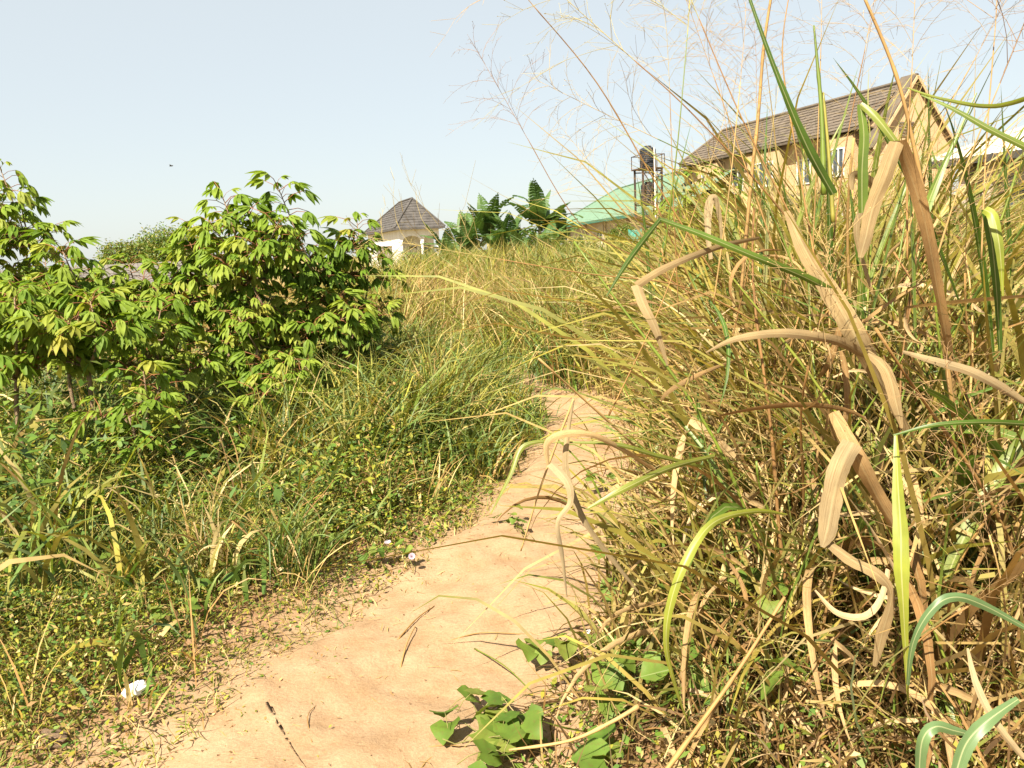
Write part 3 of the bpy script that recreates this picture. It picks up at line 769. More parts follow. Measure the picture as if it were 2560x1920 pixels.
# ---- pale sand heap, teal panel
sp = at(1500, 606, 30)
hm = MB(); pts = []
for i in range(9):
    for j in range(14):
        a = 2 * math.pi * j / 14; r_ = 0.95 * i / 8
        z = 1.55 * (1 - (i / 8) ** 1.2) * (0.85 + 0.2 * math.sin(3 * a + 1)) + rnd.uniform(-0.04, 0.04)
        pts.append((r_ * math.cos(a) * (1.15 + 0.2 * math.sin(2 * a)), r_ * math.sin(a), max(z, -0.03)))
hm.v = pts
for i in range(8):
    for j in range(14):
        q = (j + 1) % 14; hm.f.append((i * 14 + j, (i + 1) * 14 + j, (i + 1) * 14 + q, i * 14 + q)); hm.m.append(0)
s_ = hm.build('sand_heap', M['sand'], None, True, (sp.x, sp.y, 0.25)); s_.scale = (1.0, 1.0, 0.95)
tag(s_, 'pale sand heap in front of the green roofed building', 'sand heap')
tp = at(1588, 600, 33)
tg = empty('teal_gate', (tp.x, tp.y, 0), R(-8), 'small teal painted gate panel below the water tower', 'gate')
t = MB(); t.box(-0.22, 0.22, -0.02, 0.02, 0.2, 2.0); t.build('leaf_panel', M['teal'], tg)
t = MB()
for x in (-0.25, 0.25): t.box(x - 0.03, x + 0.03, -0.03, 0.03, 0, 2.1)
t.box(-0.219, 0.219, -0.025, 0.025, 2.003, 2.06); t.build('frame', M['teal'], tg)

# ================================================================== far vegetation
def leaf_cloud(name, parent, centres, radii, n, size, mix, squash=0.8, hollow=0.45):
    h = Heap(); cen = np.array(centres); rad = np.array(radii)
    w_ = rad ** 2 / (rad ** 2).sum(); k = rng.choice(len(cen), n, p=w_)
    d = rng.normal(0, 1, (n, 3)); d /= np.linalg.norm(d, axis=1)[:, None]
    r_ = rad[k] * (hollow + (1 - hollow) * rng.random(n)) * (1 + 0.22 * np.sin(d[:, 0] * 7 + k) * np.sin(d[:, 2] * 6 + d[:, 1] * 5))
    P = cen[k] + d * r_[:, None] * np.array([1, 1, squash])
    az = np.arctan2(d[:, 1], d[:, 0]) + rng.normal(0, 0.9, n)
    h.add(leaves(P, az, rng.normal(-0.3, 0.6, n), size * rng.uniform(0.6, 1.4, n), size * 0.5 * rng.uniform(0.6, 1.3, n), pick(*mix, n), rng.normal(0, 0.8, n)))
    return h.build(name, M['bush'], parent)

def bush(name, label, cat, p, w_, h_, n, size, mix, nc=9, group=None, trunk_h=0.3):
    e = empty(name, (p.x, p.y, 0), 0, label, cat, group)
    cen, rad = [], []
    for i in range(nc):
        a = rnd.uniform(0, 6.28); q = math.sqrt(rnd.random()) * 0.62
        rr_ = rnd.uniform(0.22, 0.38) * min(w_, h_)
        z = h_ * rnd.uniform(trunk_h + 0.1, 0.95) * (1 - 0.35 * q * q) - rr_ * 0.8
        cen.append((q * w_ / 2 * 1.3 * math.cos(a), q * w_ / 2 * math.sin(a), max(z, rr_ * 0.5))); rad.append(rr_)
    leaf_cloud('crown', e, cen, rad, n, size, mix)
    t = MB()
    t.tube([(0, 0, -0.1), (0.03 * h_, 0, h_ * 0.25), (0, 0.02 * h_, h_ * 0.5)], [0.05 * h_ * 0.6, 0.035 * h_ * 0.6, 0.02 * h_ * 0.6], 8)
    for c_ in cen[:6]: t.tube([(0.02 * h_, 0, h_ * 0.22), (c_[0] * 0.5, c_[1] * 0.5, c_[2] * 0.7), c_], [0.018 * h_, 0.012 * h_, 0.004 * h_], 6)
    t.build('trunk', M['bark'], e, True)
    return e
p = at(425, 600, 62); bush('tree', 'round-topped green tree beyond the block wall', 'tree', Vector((p.x, p.y, 0)), 6.4, 5.9, 18000, 0.22, (['green', 'olive'], [3, 3]), 16)
p = at(290, 620, 60); bush('tree', 'low pale green tree to the left of the round-topped tree', 'tree', Vector((p.x, p.y, 0)), 4.8, 4.4, 9000, 0.2, (['green', 'olive'], [2, 4]), 11)
p = at(1562, 560, 34); bush('shrub', 'dark green bushy shrub against the green roofed building', 'shrub', Vector((p.x, p.y, 0)), 1.5, 2.75, 5500, 0.12, (['green', 'olive'], [3, 1]), 10)
p = at(1445, 600, 31); bush('shrub', 'low leafy shrub between banana plants and sand heap', 'shrub', Vector((p.x, p.y, 0)), 1.8, 2.0, 4000, 0.12, (['green', 'olive'], [2, 2]), 9)
p = at(1660, 560, 26); bush('shrub', 'leafy shrub standing under the orange building end', 'shrub', Vector((p.x, p.y, 0)), 1.8, 2.4, 5000, 0.12, (['green', 'olive'], [2, 2]), 10)
p = at(1090, 625, 34); bush('shrub', 'low dark shrub between white house and banana plants', 'shrub', Vector((p.x, p.y, 0)), 2.6, 1.9, 5000, 0.12, (['green', 'olive'], [3, 1]), 9)

# ---- banana plants
def banana_leaf(seed):
    q = random.Random(seed); mb = MB(); n = 20; L_ = 2.3; z = 0.0; x = 0.0; el = 1.25; pts = []
    bend = q.uniform(0.6, 1.9)
    for i in range(n + 1):
        s = i / n; e = el - bend * s ** 1.6; pts.append(Vector((x, 0, z))); x += math.cos(e) * L_ / n; z += math.sin(e) * L_ / n
    mb.tube(pts, [0.028 * (1 - 0.85 * i / n) for i in range(n + 1)], 5)
    for side in (-1, 1):
        for i in range(3, n):
            s0 = (i - 3) / (n - 3); wd = 0.36 * math.sin(math.pi * min(1, (s0 + 0.08) ** 0.7)) ** 0.6 + 0.02
            tear = q.random() < 0.2; dr = 0.2 + 0.15 * math.sin(i * 0.8 + side) + q.uniform(0, 0.12); fw = 0.05
            a, b = pts[i], pts[i + 1]
            if tear: b = a.lerp(b, 0.86)
            o = Vector((fw, side * wd * math.cos(dr), -wd * math.sin(dr) + 0.06))
            o2 = o * (0.5) + Vector((0, 0, 0.04))
            mb.quad(a, b, b + o2, a + o2); mb.quad(a + o2, b + o2, b + o, a + o)
    return mb.mesh('leaf', M['banana'], True)
BL = [banana_leaf(i) for i in range(7)]
def banana(px, py_top, d_, nl, label):
    top = at(px, py_top, d_); e = empty('banana_plant', (top.x, top.y, 0), rnd.uniform(0, 6), label, 'banana plant', 'banana plants')
    h_ = max(0.7, top.z - 2.0)
    t = MB(); t.tube([(0, 0, -0.1), (0.02, 0, h_ * 0.5), (0, 0.02, h_)], [0.13, 0.11, 0.07], 10); t.build('stem', M['banana_stem'], e, True)
    for i in range(nl):
        a = i * 2.4 + rnd.uniform(-0.3, 0.3); sc = rnd.uniform(0.85, 1.25); tilt = rnd.uniform(-0.3, -0.1) if i < 4 else rnd.uniform(-0.1, 0.8)
        mw = Matrix.Translation((0, 0, h_ - rnd.uniform(0, 0.35))) @ Matrix.Rotation(a, 4, 'Z') @ Matrix.Rotation(tilt, 4, 'Y') @ Matrix.Scale(sc, 4)
        link('leaf', BL[rnd.randrange(7)], e, mw=mw)
for a in [(1240, 545, 39, 12, 'broad-leaved banana plant in front of the upright one'), (1365, 560, 39, 12, 'low banana plant in front of the tallest one'), (1120, 580, 40, 9, 'small banana plant at the clump edge touching the white house'), (1345, 468, 41, 13, 'tallest banana plant beside the green roof edge'), (1272, 520, 41, 13, 'banana plant in the middle of the clump'),
          (1215, 498, 42, 13, 'banana plant with upright leaves in the left half of the clump'), (1165, 535, 40, 13, 'banana plant nearest to the white house'),
          (1392, 520, 42, 11, 'banana plant overlapping the far end of the green roof'), (1310, 560, 38, 12, 'low banana plant in front of the clump')]:
    banana(*a)
# ================================================================== grass fields (nobody could count these)
def scatter(x0, x1, y0, y1, n, keep):
    x = rng.uniform(x0, x1, n); y = rng.uniform(y0, y1, n); k = keep(x, y); return x[k], y[k]
def in_view(x, y, m=0.6): return np.abs(x) < y * 0.70 + m

# far meadow, straw and olive, about eye height, from the path's end to the buildings
h = Heap()
x, y = scatter(-4, 14, 14, 34, 2300, lambda x, y: in_view(x, y) & (x > -2.6 - 0.05 * y))
hgt = 1.54 + 0.16 * np.sin(x * 0.9 + 1) * np.sin(y * 0.5) + rng.normal(0, 0.10, len(x)) + 0.018 * (x - 1).clip(0) * 2
gpz = np.sin(0.9 * x + 0.35 * y) * np.sin(0.45 * y - 0.5 * x + 1) + rng.normal(0, 0.25, len(x)); k = gpz > 0.12
clump_field(h, x[~k], y[~k], hgt[~k], 20, 0.022, (['straw', 'olive', 'lime', 'brown', 'green'], [2.6, 4, 2.4, 0.7, 1.2]), 0.22, 0.32, 3)
clump_field(h, x[k], y[k], hgt[k] * 1.04, 18, 0.026, (['green', 'olive', 'lime', 'blue'], [2.5, 2.5, 2.5, 1]), 0.18, 0.36, 4)
x, y = scatter(-26, -2, 13, 40, 2600, lambda x, y: in_view(x, y) & (x < -2.2 - 0.03 * y))
clump_field(h, x, y, 0.65 + rng.normal(0, 0.12, len(x)), 14, 0.022, (['straw', 'brown', 'olive'], [4, 2, 1.6]), 0.28, 0.5, 3)
tag(h.build('meadow_grass', M['veg']), 'straw and olive meadow grass stretching to the houses', 'grass', kind='stuff')

# middle distance, on both sides of the path's bend
h = Heap()
x, y = scatter(-3.2, 9, 8.2, 15, 1900, lambda x, y: in_view(x, y) & (dpath(x, y) > 0.04) & ~((x < -0.2) & (y < 10.3)) & ~((np.abs(x + 1.1) < 0.7) & (np.abs(y - 13) < 1.6)))
hgt = np.where(x > 0.4, 1.25, 1.0) + 0.2 * np.sin(x * 1.6) * np.sin(y * 0.9 + 2) + rng.normal(0, 0.12, len(x))
gpz = np.sin(1.6 * x + 0.8 * y + 1) * np.sin(1.1 * y - 0.9 * x) + rng.normal(0, 0.2, len(x)); k = gpz > 0.0
clump_field(h, x[~k], y[~k], hgt[~k], 28, 0.013, (['straw', 'olive', 'lime', 'brown', 'green'], [2.6, 3.6, 2.2, 1.0, 1.2]), 0.15, 0.33, 4)
clump_field(h, x[k], y[k], hgt[k] * 0.95, 26, 0.016, (['green', 'blue', 'olive', 'lime'], [3, 2, 2.5, 2]), 0.10, 0.36, 5)
x, y = scatter(-2.4, 0.6, 9.5, 14, 110, lambda x, y: (dpath(x, y) > 0.2))
clump_field(h, x, y, 1.25 + rng.normal(0, 0.1, len(x)), 50, 0.012, (['straw', 'brown', 'olive', 'lime'], [4, 2.4, 2.5, 1.2]), 0.14, 0.3, 5)
tag(h.build('bend_grass', M['veg']), 'waist-high straw and green grass around the bend of the path', 'grass', kind='stuff')

# green knee-high grass between cassava and path
h = Heap()
x, y = scatter(-2.2, 0.9, 5.2, 10.5, 800, lambda x, y: (dpath(x, y) > 0.12) & (x < 0.5) & (x > -1.9 + 0.08 * (y - 5)))
hgt = 0.32 + 0.45 * sstep(0.1, 0.9, dpath(x, y)) + rng.normal(0, 0.06, len(x))
clump_field(h, x, y, hgt.clip(0.12), 24, 0.013, (['green', 'blue', 'olive', 'lime', 'straw'], [4, 2.6, 2, 2.4, 1.4]), 0.09, 0.45, 4, (0.5, 1.8))
# understorey grass below the cassava
x, y = scatter(-6.5, -1.2, 3.4, 11, 480, lambda x, y: in_view(x, y) & (dpath(x, y) > 0.75))
clump_field(h, x, y, 0.38 + rng.normal(0, 0.10, len(x)), 17, 0.013, (['green', 'blue', 'olive', 'straw', 'lime'], [3, 1.2, 2, 1.3, 2.6]), 0.12, 0.5, 4, (0.4, 1.9))
x, y = scatter(-6.0, 0.3, 2.6, 9, 640, lambda x, y: in_view(x, y) & (dpath(x, y) > 0.35) & (x < np.interp(y, CLN[:90, 1], CLN[:90, 0])))
clump_field(h, x, y, (0.30 + 0.35 * sstep(0.4, 1.6, dpath(x, y))) * rng.uniform(0.6, 1.4, len(x)), 9, 0.021, (['green', 'blue', 'olive', 'lime', 'straw'], [4, 2.5, 1.6, 1.6, 1.2]), 0.07, 0.5, 5, (0.4, 2.2))
x, y = scatter(-6.0, -0.5, 2.4, 9, 260, lambda x, y: in_view(x, y) & (dpath(x, y) > 0.25) & (x < np.interp(y, CLN[:90, 1], CLN[:90, 0])))
clump_field(h, x, y, (0.30 + 0.3 * sstep(0.4, 1.6, dpath(x, y))) * rng.uniform(0.6, 1.5, len(x)), 8, 0.007, (['straw', 'brown', 'olive'], [4, 2, 1]), 0.06, 0.55, 5, (0.2, 2.2))
x, y = scatter(-3.2, 0.6, 1.7, 5.5, 2600, lambda x, y: in_view(x, y, 0.3) & (x < np.interp(y, CLN[:90, 1], CLN[:90, 0])) & (dpath(x, y) > 0.0) & (rng.random(len(x)) < 0.12 + 0.88 * sstep(0.0, 0.7, dpath(x, y))))
clump_field(h, x, y, (0.06 + 0.22 * sstep(0.1, 1.2, dpath(x, y))) * rng.uniform(0.5, 1.4, len(x)), 9, 0.0055, (['olive', 'green', 'lime', 'straw', 'brown'], [3, 3, 3, 1.6, 0.6]), 0.035, 0.6, 3, (0.3, 2.0))
tag(h.build('verge_grass', M['veg']), 'green knee-high grass along the left verge of the path', 'grass', kind='stuff')

# low creeping weeds at the left, thinning out onto the path
h = Heap()
CUP = hit(345, 1775)
def weeds(n, x0, x1, y0, y1, keep, hmax, size, mix, tilt=0.5):
    x, y = scatter(x0, x1, y0, y1, n, keep); k_ = np.hypot(x - CUP.x, y - CUP.y + 0.03) > 0.075; x, y = x[k_], y[k_]; n = len(x)
    d = dpath(x, y); top = hmax(d) * (0.35 + 1.3 * (0.5 + 0.5 * np.sin(2.3 * x + 1.9 * y + 2 * np.sin(1.7 * y - x))))
    z = height(x, y) + top * rng.random(n) ** 1.3
    h.add(leaves(np.stack([x, y, z], 1), rng.uniform(0, 6.28, n), rng.normal(0.1, tilt, n), size * rng.uniform(0.3, 1.0, n) ** 1.2 * 1.9, size * 0.55 * rng.uniform(0.5, 1.4, n), pick(*mix, n)))
patch = lambda x, y: 0.5 + 0.5 * np.sin(4.1 * x + 1.3 * y) * np.sin(3.3 * y - 1.7 * x + 0.5)
LEFT = lambda x, y: x < np.interp(y, CLN[:90, 1], CLN[:90, 0])
weeds(150000, -3.6, 0.6, 1.6, 5.2, lambda x, y: in_view(x, y, 0.3) & LEFT(x, y) & (dpath(x, y) > -0.02 + 0.2 * rng.random(len(x))) & (rng.random(len(x)) < (0.5 + 0.5 * patch(x, y)) * (0.22 + 0.78 * sstep(0.05, 0.75, dpath(x, y)))), lambda d: 0.015 + 0.20 * sstep(0.05, 0.9, d), 0.022, (['olive', 'lime', 'green', 'straw', 'brown'], [4, 3, 3.2, 1.0, 0.6]))
weeds(90000, -6.5, 0.6, 4.2, 11, lambda x, y: in_view(x, y, 0.3) & LEFT(x, y) & (dpath(x, y) > 0.08), lambda d: 0.03 + 0.34 * sstep(0.1, 1.0, d), 0.038, (['green', 'olive', 'lime', 'straw'], [4, 3, 3, 0.8]))
weeds(42000, -1.9, 1.6, 1.9, 8, lambda x, y: LEFT(x, y) & (dpath(x, y) < 0.10) & (rng.random(len(x)) < np.exp(dpath(x, y) / 0.26) * (0.15 + 0.85 * patch(x * 1.7, y * 1.7) ** 2)), lambda d: 0.012 + 0 * d, 0.013, (['olive', 'straw', 'lime', 'brown'], [3, 2.5, 1, 2.2]), 0.3)
weeds(38000, -6.5, 0.2, 3.4, 11, lambda x, y: in_view(x, y, 0.3) & LEFT(x, y) & (dpath(x, y) > 0.5) & (rng.random(len(x)) < 0.2 + 0.8 * patch(x * 0.8, y * 0.8)), lambda d: 0.05 + 0.55 * sstep(0.4, 1.6, d), 0.075, (['green', 'blue', 'olive'], [5, 1, 1.5]))
# wiry stems among the weeds
x, y = scatter(-3.8, 0.6, 1.7, 6.5, 15000, lambda x, y: in_view(x, y, 0.3) & LEFT(x, y) & (dpath(x, y) > -0.05 + 0.1 * rng.random(len(x))))
n = len(x); d = dpath(x, y); ln = rng.uniform(0.05, 0.15, n) + 0.14 * sstep(0.1, 0.8, d) * rng.random(n)
c = pick(['straw', 'olive', 'brown', 'lime'], [3.5, 3, 1.2, 1.2], n)
h.add(blades(np.stack([x, y, height(x, y)], 1), rng.uniform(0, 6.28, n), rng.uniform(0.05, 1.3, n), ln, 0.0032 * rng.uniform(0.6, 1.6, n), rng.uniform(-0.3, 1.4, n), 3, rng.normal(0, 0.9, n), None, 1.3, 0.9, 0, c))
tag(h.build('creeping_weeds', M['cover']), 'low yellow-green creeping weeds on the left verge', 'weeds', kind='stuff')

# straw bits and crumbs lying on the path
h = Heap()
x, y = scatter(-1.9, 2.0, 1.9, 9, 5200, lambda x, y: (dpath(x, y) < 0.1) & (rng.random(len(x)) < 0.06 + np.exp(dpath(x, y) / 0.16)) )
n = len(x); c = pick(['straw', 'brown', 'olive'], [4, 2, 1], n)
h.add(blades(np.stack([x, y, height(x, y) + 0.016], 1), rng.uniform(0, 6.28, n), rng.uniform(-0.02, 0.12, n), rng.uniform(0.015, 0.075, n), 0.0026 * rng.uniform(0.6, 1.6, n), rng.uniform(-0.05, 0.15, n), 2, rng.normal(0, 0.9, n), None, 1.3, 0.9, 0, c))
x, y = scatter(-1.6, 1.8, 1.9, 9, 900, lambda x, y: dpath(x, y) < 0.1); n = len(x)
for dz_ in (0.0, 1.3):
    h.add(leaves(np.stack([x, y, height(x, y) + 0.013], 1), rng.uniform(0, 6.28, n), rng.uniform(0.2, 0.7, n), rng.uniform(0.003, 0.011, n), rng.uniform(0.003, 0.009, n), np.array([[0.24, 0.14, 0.08]]) * rng.uniform(0.5, 1.3, (n, 1)), np.full(n, dz_)))
tag(h.build('straw_litter', M['cover']), 'short straw bits scattered over the sandy path', 'straw', kind='stuff')

# ================================================================== cassava
def leaflet(mb, base, d, up, L_, W_, droop, n=4, m=0):
    """folded lance-shaped leaflet along d, bending down"""
    d = d.normalized(); side = d.cross(up).normalized(); up = side.cross(d); p = base.copy(); rows = []
    for i in range(n + 1):
        s = i / n; w_ = W_ * (math.sin(math.pi * min(1, 0.06 + 0.94 * s ** 0.75)) ** 0.9) if i < n else 0.002
        rows.append((p - side * w_ / 2 + up * w_ * 0.16, p.copy(), p + side * w_ / 2 + up * w_ * 0.16))
        a = -droop / n; d, up = (d * math.cos(a) + up * math.sin(a)), (up * math.cos(a) - d * math.sin(a)); p = p + d * (L_ / n)
    b = len(mb.v)
    for r_ in rows: mb.v += [tuple(q) for q in r_]
    for i in range(n):
        for k in range(2):
            mb.f.append((b + i * 3 + k, b + i * 3 + k + 1, b + i * 3 + k + 4, b + i * 3 + k + 3)); mb.m.append(m)
def cassava_leaf(seed, mat):
    q = random.Random(seed); mb = MB(); PL_ = q.uniform(0.13, 0.20)
    pts = [Vector((0, 0, 0)), Vector((PL_ * 0.5, 0, PL_ * 0.12)), Vector((PL_, 0, PL_ * 0.02))]
    mb.tube(pts, [0.0032, 0.0026, 0.0022], 5, 1)
    nl = q.choice((5, 5, 6, 7)); dip = q.uniform(0.35, 1.15)
    for i in range(nl):
        a = (i - (nl - 1) / 2) * (2.1 * math.pi / (nl + 1.6)) * 0.62; k = 1 - 0.28 * abs(a) / 2
        dirv = Vector((math.cos(a) * math.cos(dip), math.sin(a) * math.cos(dip), -math.sin(dip)))
        leaflet(mb, pts[-1], dirv, Vector((0, 0, 1)), q.uniform(0.13, 0.17) * k, q.uniform(0.042, 0.056) * k, q.uniform(0.2, 0.9))
    return mb.mesh('leaf', [mat, M['petiole']], True)
CL_ = [cassava_leaf(i, M['cassava']) for i in range(10)]
CY_ = [cassava_leaf(90 + i, M['yellow_leaf']) for i in range(3)]
def cassava(base, H_, rad, fork, tips, per, label, lean=(0, 0), squash=1.0, yellow=0.004, scale=1.0, low=0.45, bare=0, group='cassava plants'):
    z0 = hz(base.x, base.y)
    e = empty('cassava_plant', (base.x, base.y, z0), 0, label, 'cassava', group)
    st = MB(); pts = []; rr = []
    nseg = 14
    for i in range(nseg + 1):                                   # knobbly main stem
        s = i / nseg; pts.append(Vector((lean[0] * s + 0.02 * math.sin(5 * s + H_), lean[1] * s + 0.015 * math.sin(7 * s), -0.05 + (fork + 0.05) * s)))
        rr.append((0.017 - 0.004 * s) * (1.18 if i % 2 else 0.92) * (0.7 + 0.3 * scale))
    st.tube(pts, rr, 7)
    st.build('stem', M['cassava_stem'], e, True)
    top = pts[-1]; main = []
    for k in range(3):
        a = k * 2.1 + rnd.uniform(-0.3, 0.3) + H_
        main.append(Vector((top.x + rad * 0.35 * math.cos(a), top.y + rad * 0.35 * math.sin(a), fork + (H_ - fork) * 0.42)))
    for m_ in main:
        b = MB(); b.tube([top, top.lerp(m_, 0.5) + Vector((0, 0, -0.02)), m_], [0.012, 0.011, 0.009], 6); b.build('branch', M['cassava_stem'], e, True)
    LV = []
    for k in range(tips):
        a = k * 2.39996 + rnd.uniform(-0.4, 0.4); q = math.sqrt((k + 0.5) / tips)
        z = fork * 0.8 + (H_ - fork * 0.8) * ((1 - low) * (1 - 0.75 * q * q) + low * rnd.random() ** 0.8) * rnd.uniform(0.9, 1.0)
        if k == 0: z = H_ * 0.97
        tip = Vector((lean[0] + rad * q * math.cos(a) * rnd.uniform(0.8, 1.05), lean[1] + rad * q * math.sin(a) * squash, z))
        src = min(main, key=lambda v: (v - tip).length) if z > main[0].z * 0.9 else top
        mid = src.lerp(tip, 0.55) + Vector((0, 0, -0.03 + 0.05 * rnd.random()))
        b = MB(); b.tube([src, mid, tip], [0.007, 0.006, 0.004], 5); b.build('branch', M['cassava_stem'], e, True)
        for j in range(per):
            t_ = 1 - 0.75 * (j / per) ** 1.1; pos = mid.lerp(tip, t_) if t_ > 0 else mid
            az = j * 2.39996 + a + rnd.uniform(-0.3, 0.3); pitch = rnd.uniform(-0.9, -0.35) * (t_ - 0.25) * 1.4 + rnd.uniform(-0.1, 0.35) * (1 - t_)
            sc = scale * rnd.uniform(0.75, 1.15) * (0.62 if j < 2 else 1.0)
            mw = Matrix.Translation(pos) @ Matrix.Rotation(az, 4, 'Z') @ Matrix.Rotation(pitch, 4, 'Y') @ Matrix.Rotation(rnd.uniform(-0.3, 0.3), 4, 'X') @ Matrix.Scale(sc, 4)
            me = CY_[rnd.randrange(3)] if rnd.random() < yellow and t_ < 0.9 else CL_[rnd.randrange(10)]
            LV.append((me, mw))
    LV.sort(key=lambda r_: r_[1].translation.y)               # nearest to the viewer first
    for me, mw in LV[:300]: link('leaf', me, e, mw=mw)
    if len(LV) > 300:
        vs, fs, ms, nv = [], [], [], 0
        for me, mw in LV[300:]:
            vs += [tuple(mw @ v_.co) for v_ in me.vertices]; fs += [tuple(i_ + nv for i_ in p_.vertices) for p_ in me.polygons]; ms += [p_.material_index for p_ in me.polygons]; nv += len(me.vertices)
        b = MB(); b.v, b.f, b.m = vs, fs, ms
        tag(b.build('leaves', [M['cassava'], M['petiole']], e, True), kind='stuff')
    return e
def topz(px, py, d_): return at(px, py, d_).z
def gp(px, d_):
    p_ = at(px, 960, d_); return Vector((p_.x, p_.y, 0))
# the big bush: several stems from one spot read as one plant
c0 = gp(715, 7.0)
cassava(c0, topz(700, 470, 7.0), 0.88, 0.75, 44, 14, 'largest cassava bush with yellow leaves, beside the white house', (0.02, 0.0), 0.8, 0.018, 1.1, 0.7)
cassava(gp(905, 7.6), topz(905, 560, 7.6), 0.40, 0.7, 12, 11, 'slim drooping cassava at the big bush\'s edge, towards the path', (0.0, 0), 0.8, 0.012, 1.05, 0.7)
cassava(gp(640, 6.4), topz(620, 760, 6.4), 0.48, 0.55, 12, 11, 'short cassava in front of the largest bush, left of its shaded foot', (-0.05, 0), 0.8, 0.004, 0.95, 0.5)
cassava(gp(75, 7.3), topz(75, 430, 7.3), 0.56, 1.1, 25, 11, 'tall cassava at the picture\'s left edge, rising above the others', (-0.05, 0), 0.8, 0.004, 1.05, 0.6)
cassava(gp(-70, 6.9), topz(-20, 560, 6.9), 0.55, 0.8, 14, 10, 'cassava half cut off by the picture\'s left edge', (0.05, 0), 0.8, 0.004, 1.0, 0.5)
cassava(gp(190, 6.2), topz(200, 630, 6.2), 0.52, 0.95, 15, 11, 'cassava with drooping leaves just below the tall left one', (-0.03, 0), 0.8, 0.004, 1.05, 0.5)
cassava(gp(335, 6.6), topz(335, 668, 6.6), 0.48, 0.9, 14, 11, 'cassava standing below the two far round trees', (0, 0), 0.8, 0.006, 1.05, 0.5)
cassava(gp(470, 6.7), topz(470, 662, 6.7), 0.42, 0.85, 12, 11, 'cassava with a pale bare stem forking in a V', (0.02, 0), 0.8, 0.004, 1.0, 0.45)
cassava(gp(40, 5.2), topz(40, 740, 5.2), 0.44, 0.85, 12, 11, 'near cassava with pale hanging leaves at the left edge', (0.0, 0.0), 0.8, 0.004, 1.05, 0.6)
cassava(gp(255, 5.3), topz(230, 770, 5.3), 0.40, 0.85, 10, 11, 'near cassava on a thin pale stem, front of the left row', (-0.08, 0), 0.8, 0.004, 1.0, 0.6)
cassava(gp(400, 5.9), topz(400, 780, 5.9), 0.38, 0.75, 9, 11, 'small cassava left of the V-forked stem', (0, 0), 0.8, 0.004, 1.0, 0.6)
cassava(gp(130, 8.6), topz(130, 650, 8.6), 0.6, 1.0, 10, 9, 'cassava in the back row behind the tall left one', (0, 0), 0.8, 0.004, 1.05, 0.5)
cassava(gp(560, 8.2), topz(560, 700, 8.2), 0.5, 1.0, 9, 9, 'cassava in the back row behind the largest bush', (0, 0), 0.8, 0.004, 1.05, 0.5)
cassava(gp(565, 5.4), topz(560, 1085, 5.4), 0.16, 0.22, 3, 6, 'tiny cassava seedling in the weeds near the path', (0, 0), 0.9, 0.0, 0.7, 0.4)
cassava(gp(880, 6.9), topz(860, 840, 6.9), 0.25, 0.5, 4, 7, 'small pale cassava at the foot of the slim drooping one', (0, 0), 0.9, 0.0, 0.85, 0.5)
cassava(gp(1750, 11.5), topz(1750, 445, 11.5), 0.62, 1.4, 13, 10, 'leafy cassava in front of the orange building, above the grass', (0, 0), 0.8, 0.004, 1.25, 0.6)
cassava(gp(1830, 10.5), topz(1840, 510, 10.5), 0.55, 1.3, 7, 9, 'lower cassava right of the one before the orange building', (0, 0), 0.8, 0.004, 1.15, 0.6)

for px, d_, py, rad, fk, tp, lab in [
    (330, 5.0, 955, 0.30, 0.38, 7, 'low cassava in the front row below the two far round trees'),
    (700, 6.1, 900, 0.34, 0.42, 8, 'low cassava at the sunny foot of the largest bush')]:
    cassava(gp(px, d_), topz(px, py, d_), rad, fk, tp, 9, lab, (0, 0), 0.8, 0.006, 0.95, 0.75)

# ================================================================== grass tussocks that can be told apart
def blade_mesh(name, mat, L_, W_, el0, bend, daz, twist, K=10, p=1.8, kink=None):
    r_ = blades(np.zeros((1, 3)), np.array([0.0]), np.array([el0]), np.array([L_]), np.array([W_]), np.array([bend]), K, np.array([daz]), np.array([twist]), p, 0.4, 0.35)
    V = r_[0]
    if kink:                                               # a broken, folded-over blade
        k0 = kink; R_ = V.reshape(K + 1, 3, 3); piv = R_[k0, 1].copy(); ang = 1.9
        for i in range(k0 + 1, K + 1):
            q = R_[i] - piv; x_ = q[:, 0] * math.cos(ang) + q[:, 2] * math.sin(ang); z_ = -q[:, 0] * math.sin(ang) + q[:, 2] * math.cos(ang)
            R_[i, :, 0] = piv[0] + x_; R_[i, :, 2] = piv[2] + z_
        V = R_.reshape(-1, 3)
    return np_mesh(name, V, r_[1], [mat], None, r_[3])
q = random.Random(3)
BG = [blade_mesh('blade', M['blade_green'], q.uniform(0.7, 1.0), q.uniform(0.016, 0.024), q.uniform(1.1, 1.45), q.uniform(0.6, 2.4), q.uniform(-0.6, 0.6), q.uniform(-1, 1)) for i in range(8)]
BB = [blade_mesh('blade', M['blade_blue'], q.uniform(0.6, 0.9), q.uniform(0.016, 0.024), q.uniform(1.0, 1.4), q.uniform(1.0, 2.6), q.uniform(-0.6, 0.6), q.uniform(-1, 1)) for i in range(5)]
BD_ = [blade_mesh('blade', M['blade_dry'], q.uniform(0.6, 0.95), q.uniform(0.018, 0.036), q.uniform(0.9, 1.45), q.uniform(1.2, 3.4), q.uniform(-1.2, 1.2), q.uniform(-3, 3), 12, 1.5) for i in range(8)]
BK = [blade_mesh('blade', M['blade_dry'], q.uniform(0.7, 0.95), q.uniform(0.022, 0.036), q.uniform(1.1, 1.45), q.uniform(0.3, 1.0), q.uniform(-0.5, 0.5), q.uniform(-1.5, 1.5), 12, 1.8, q.choice((5, 6, 7))) for i in range(5)]
BGK = [blade_mesh('blade', M['blade_green'], q.uniform(0.7, 0.95), q.uniform(0.018, 0.024), q.uniform(1.2, 1.45), q.uniform(0.2, 0.6), q.uniform(-0.3, 0.3), q.uniform(-1, 1), 12, 1.8, q.choice((6, 7, 8))) for i in range(3)]

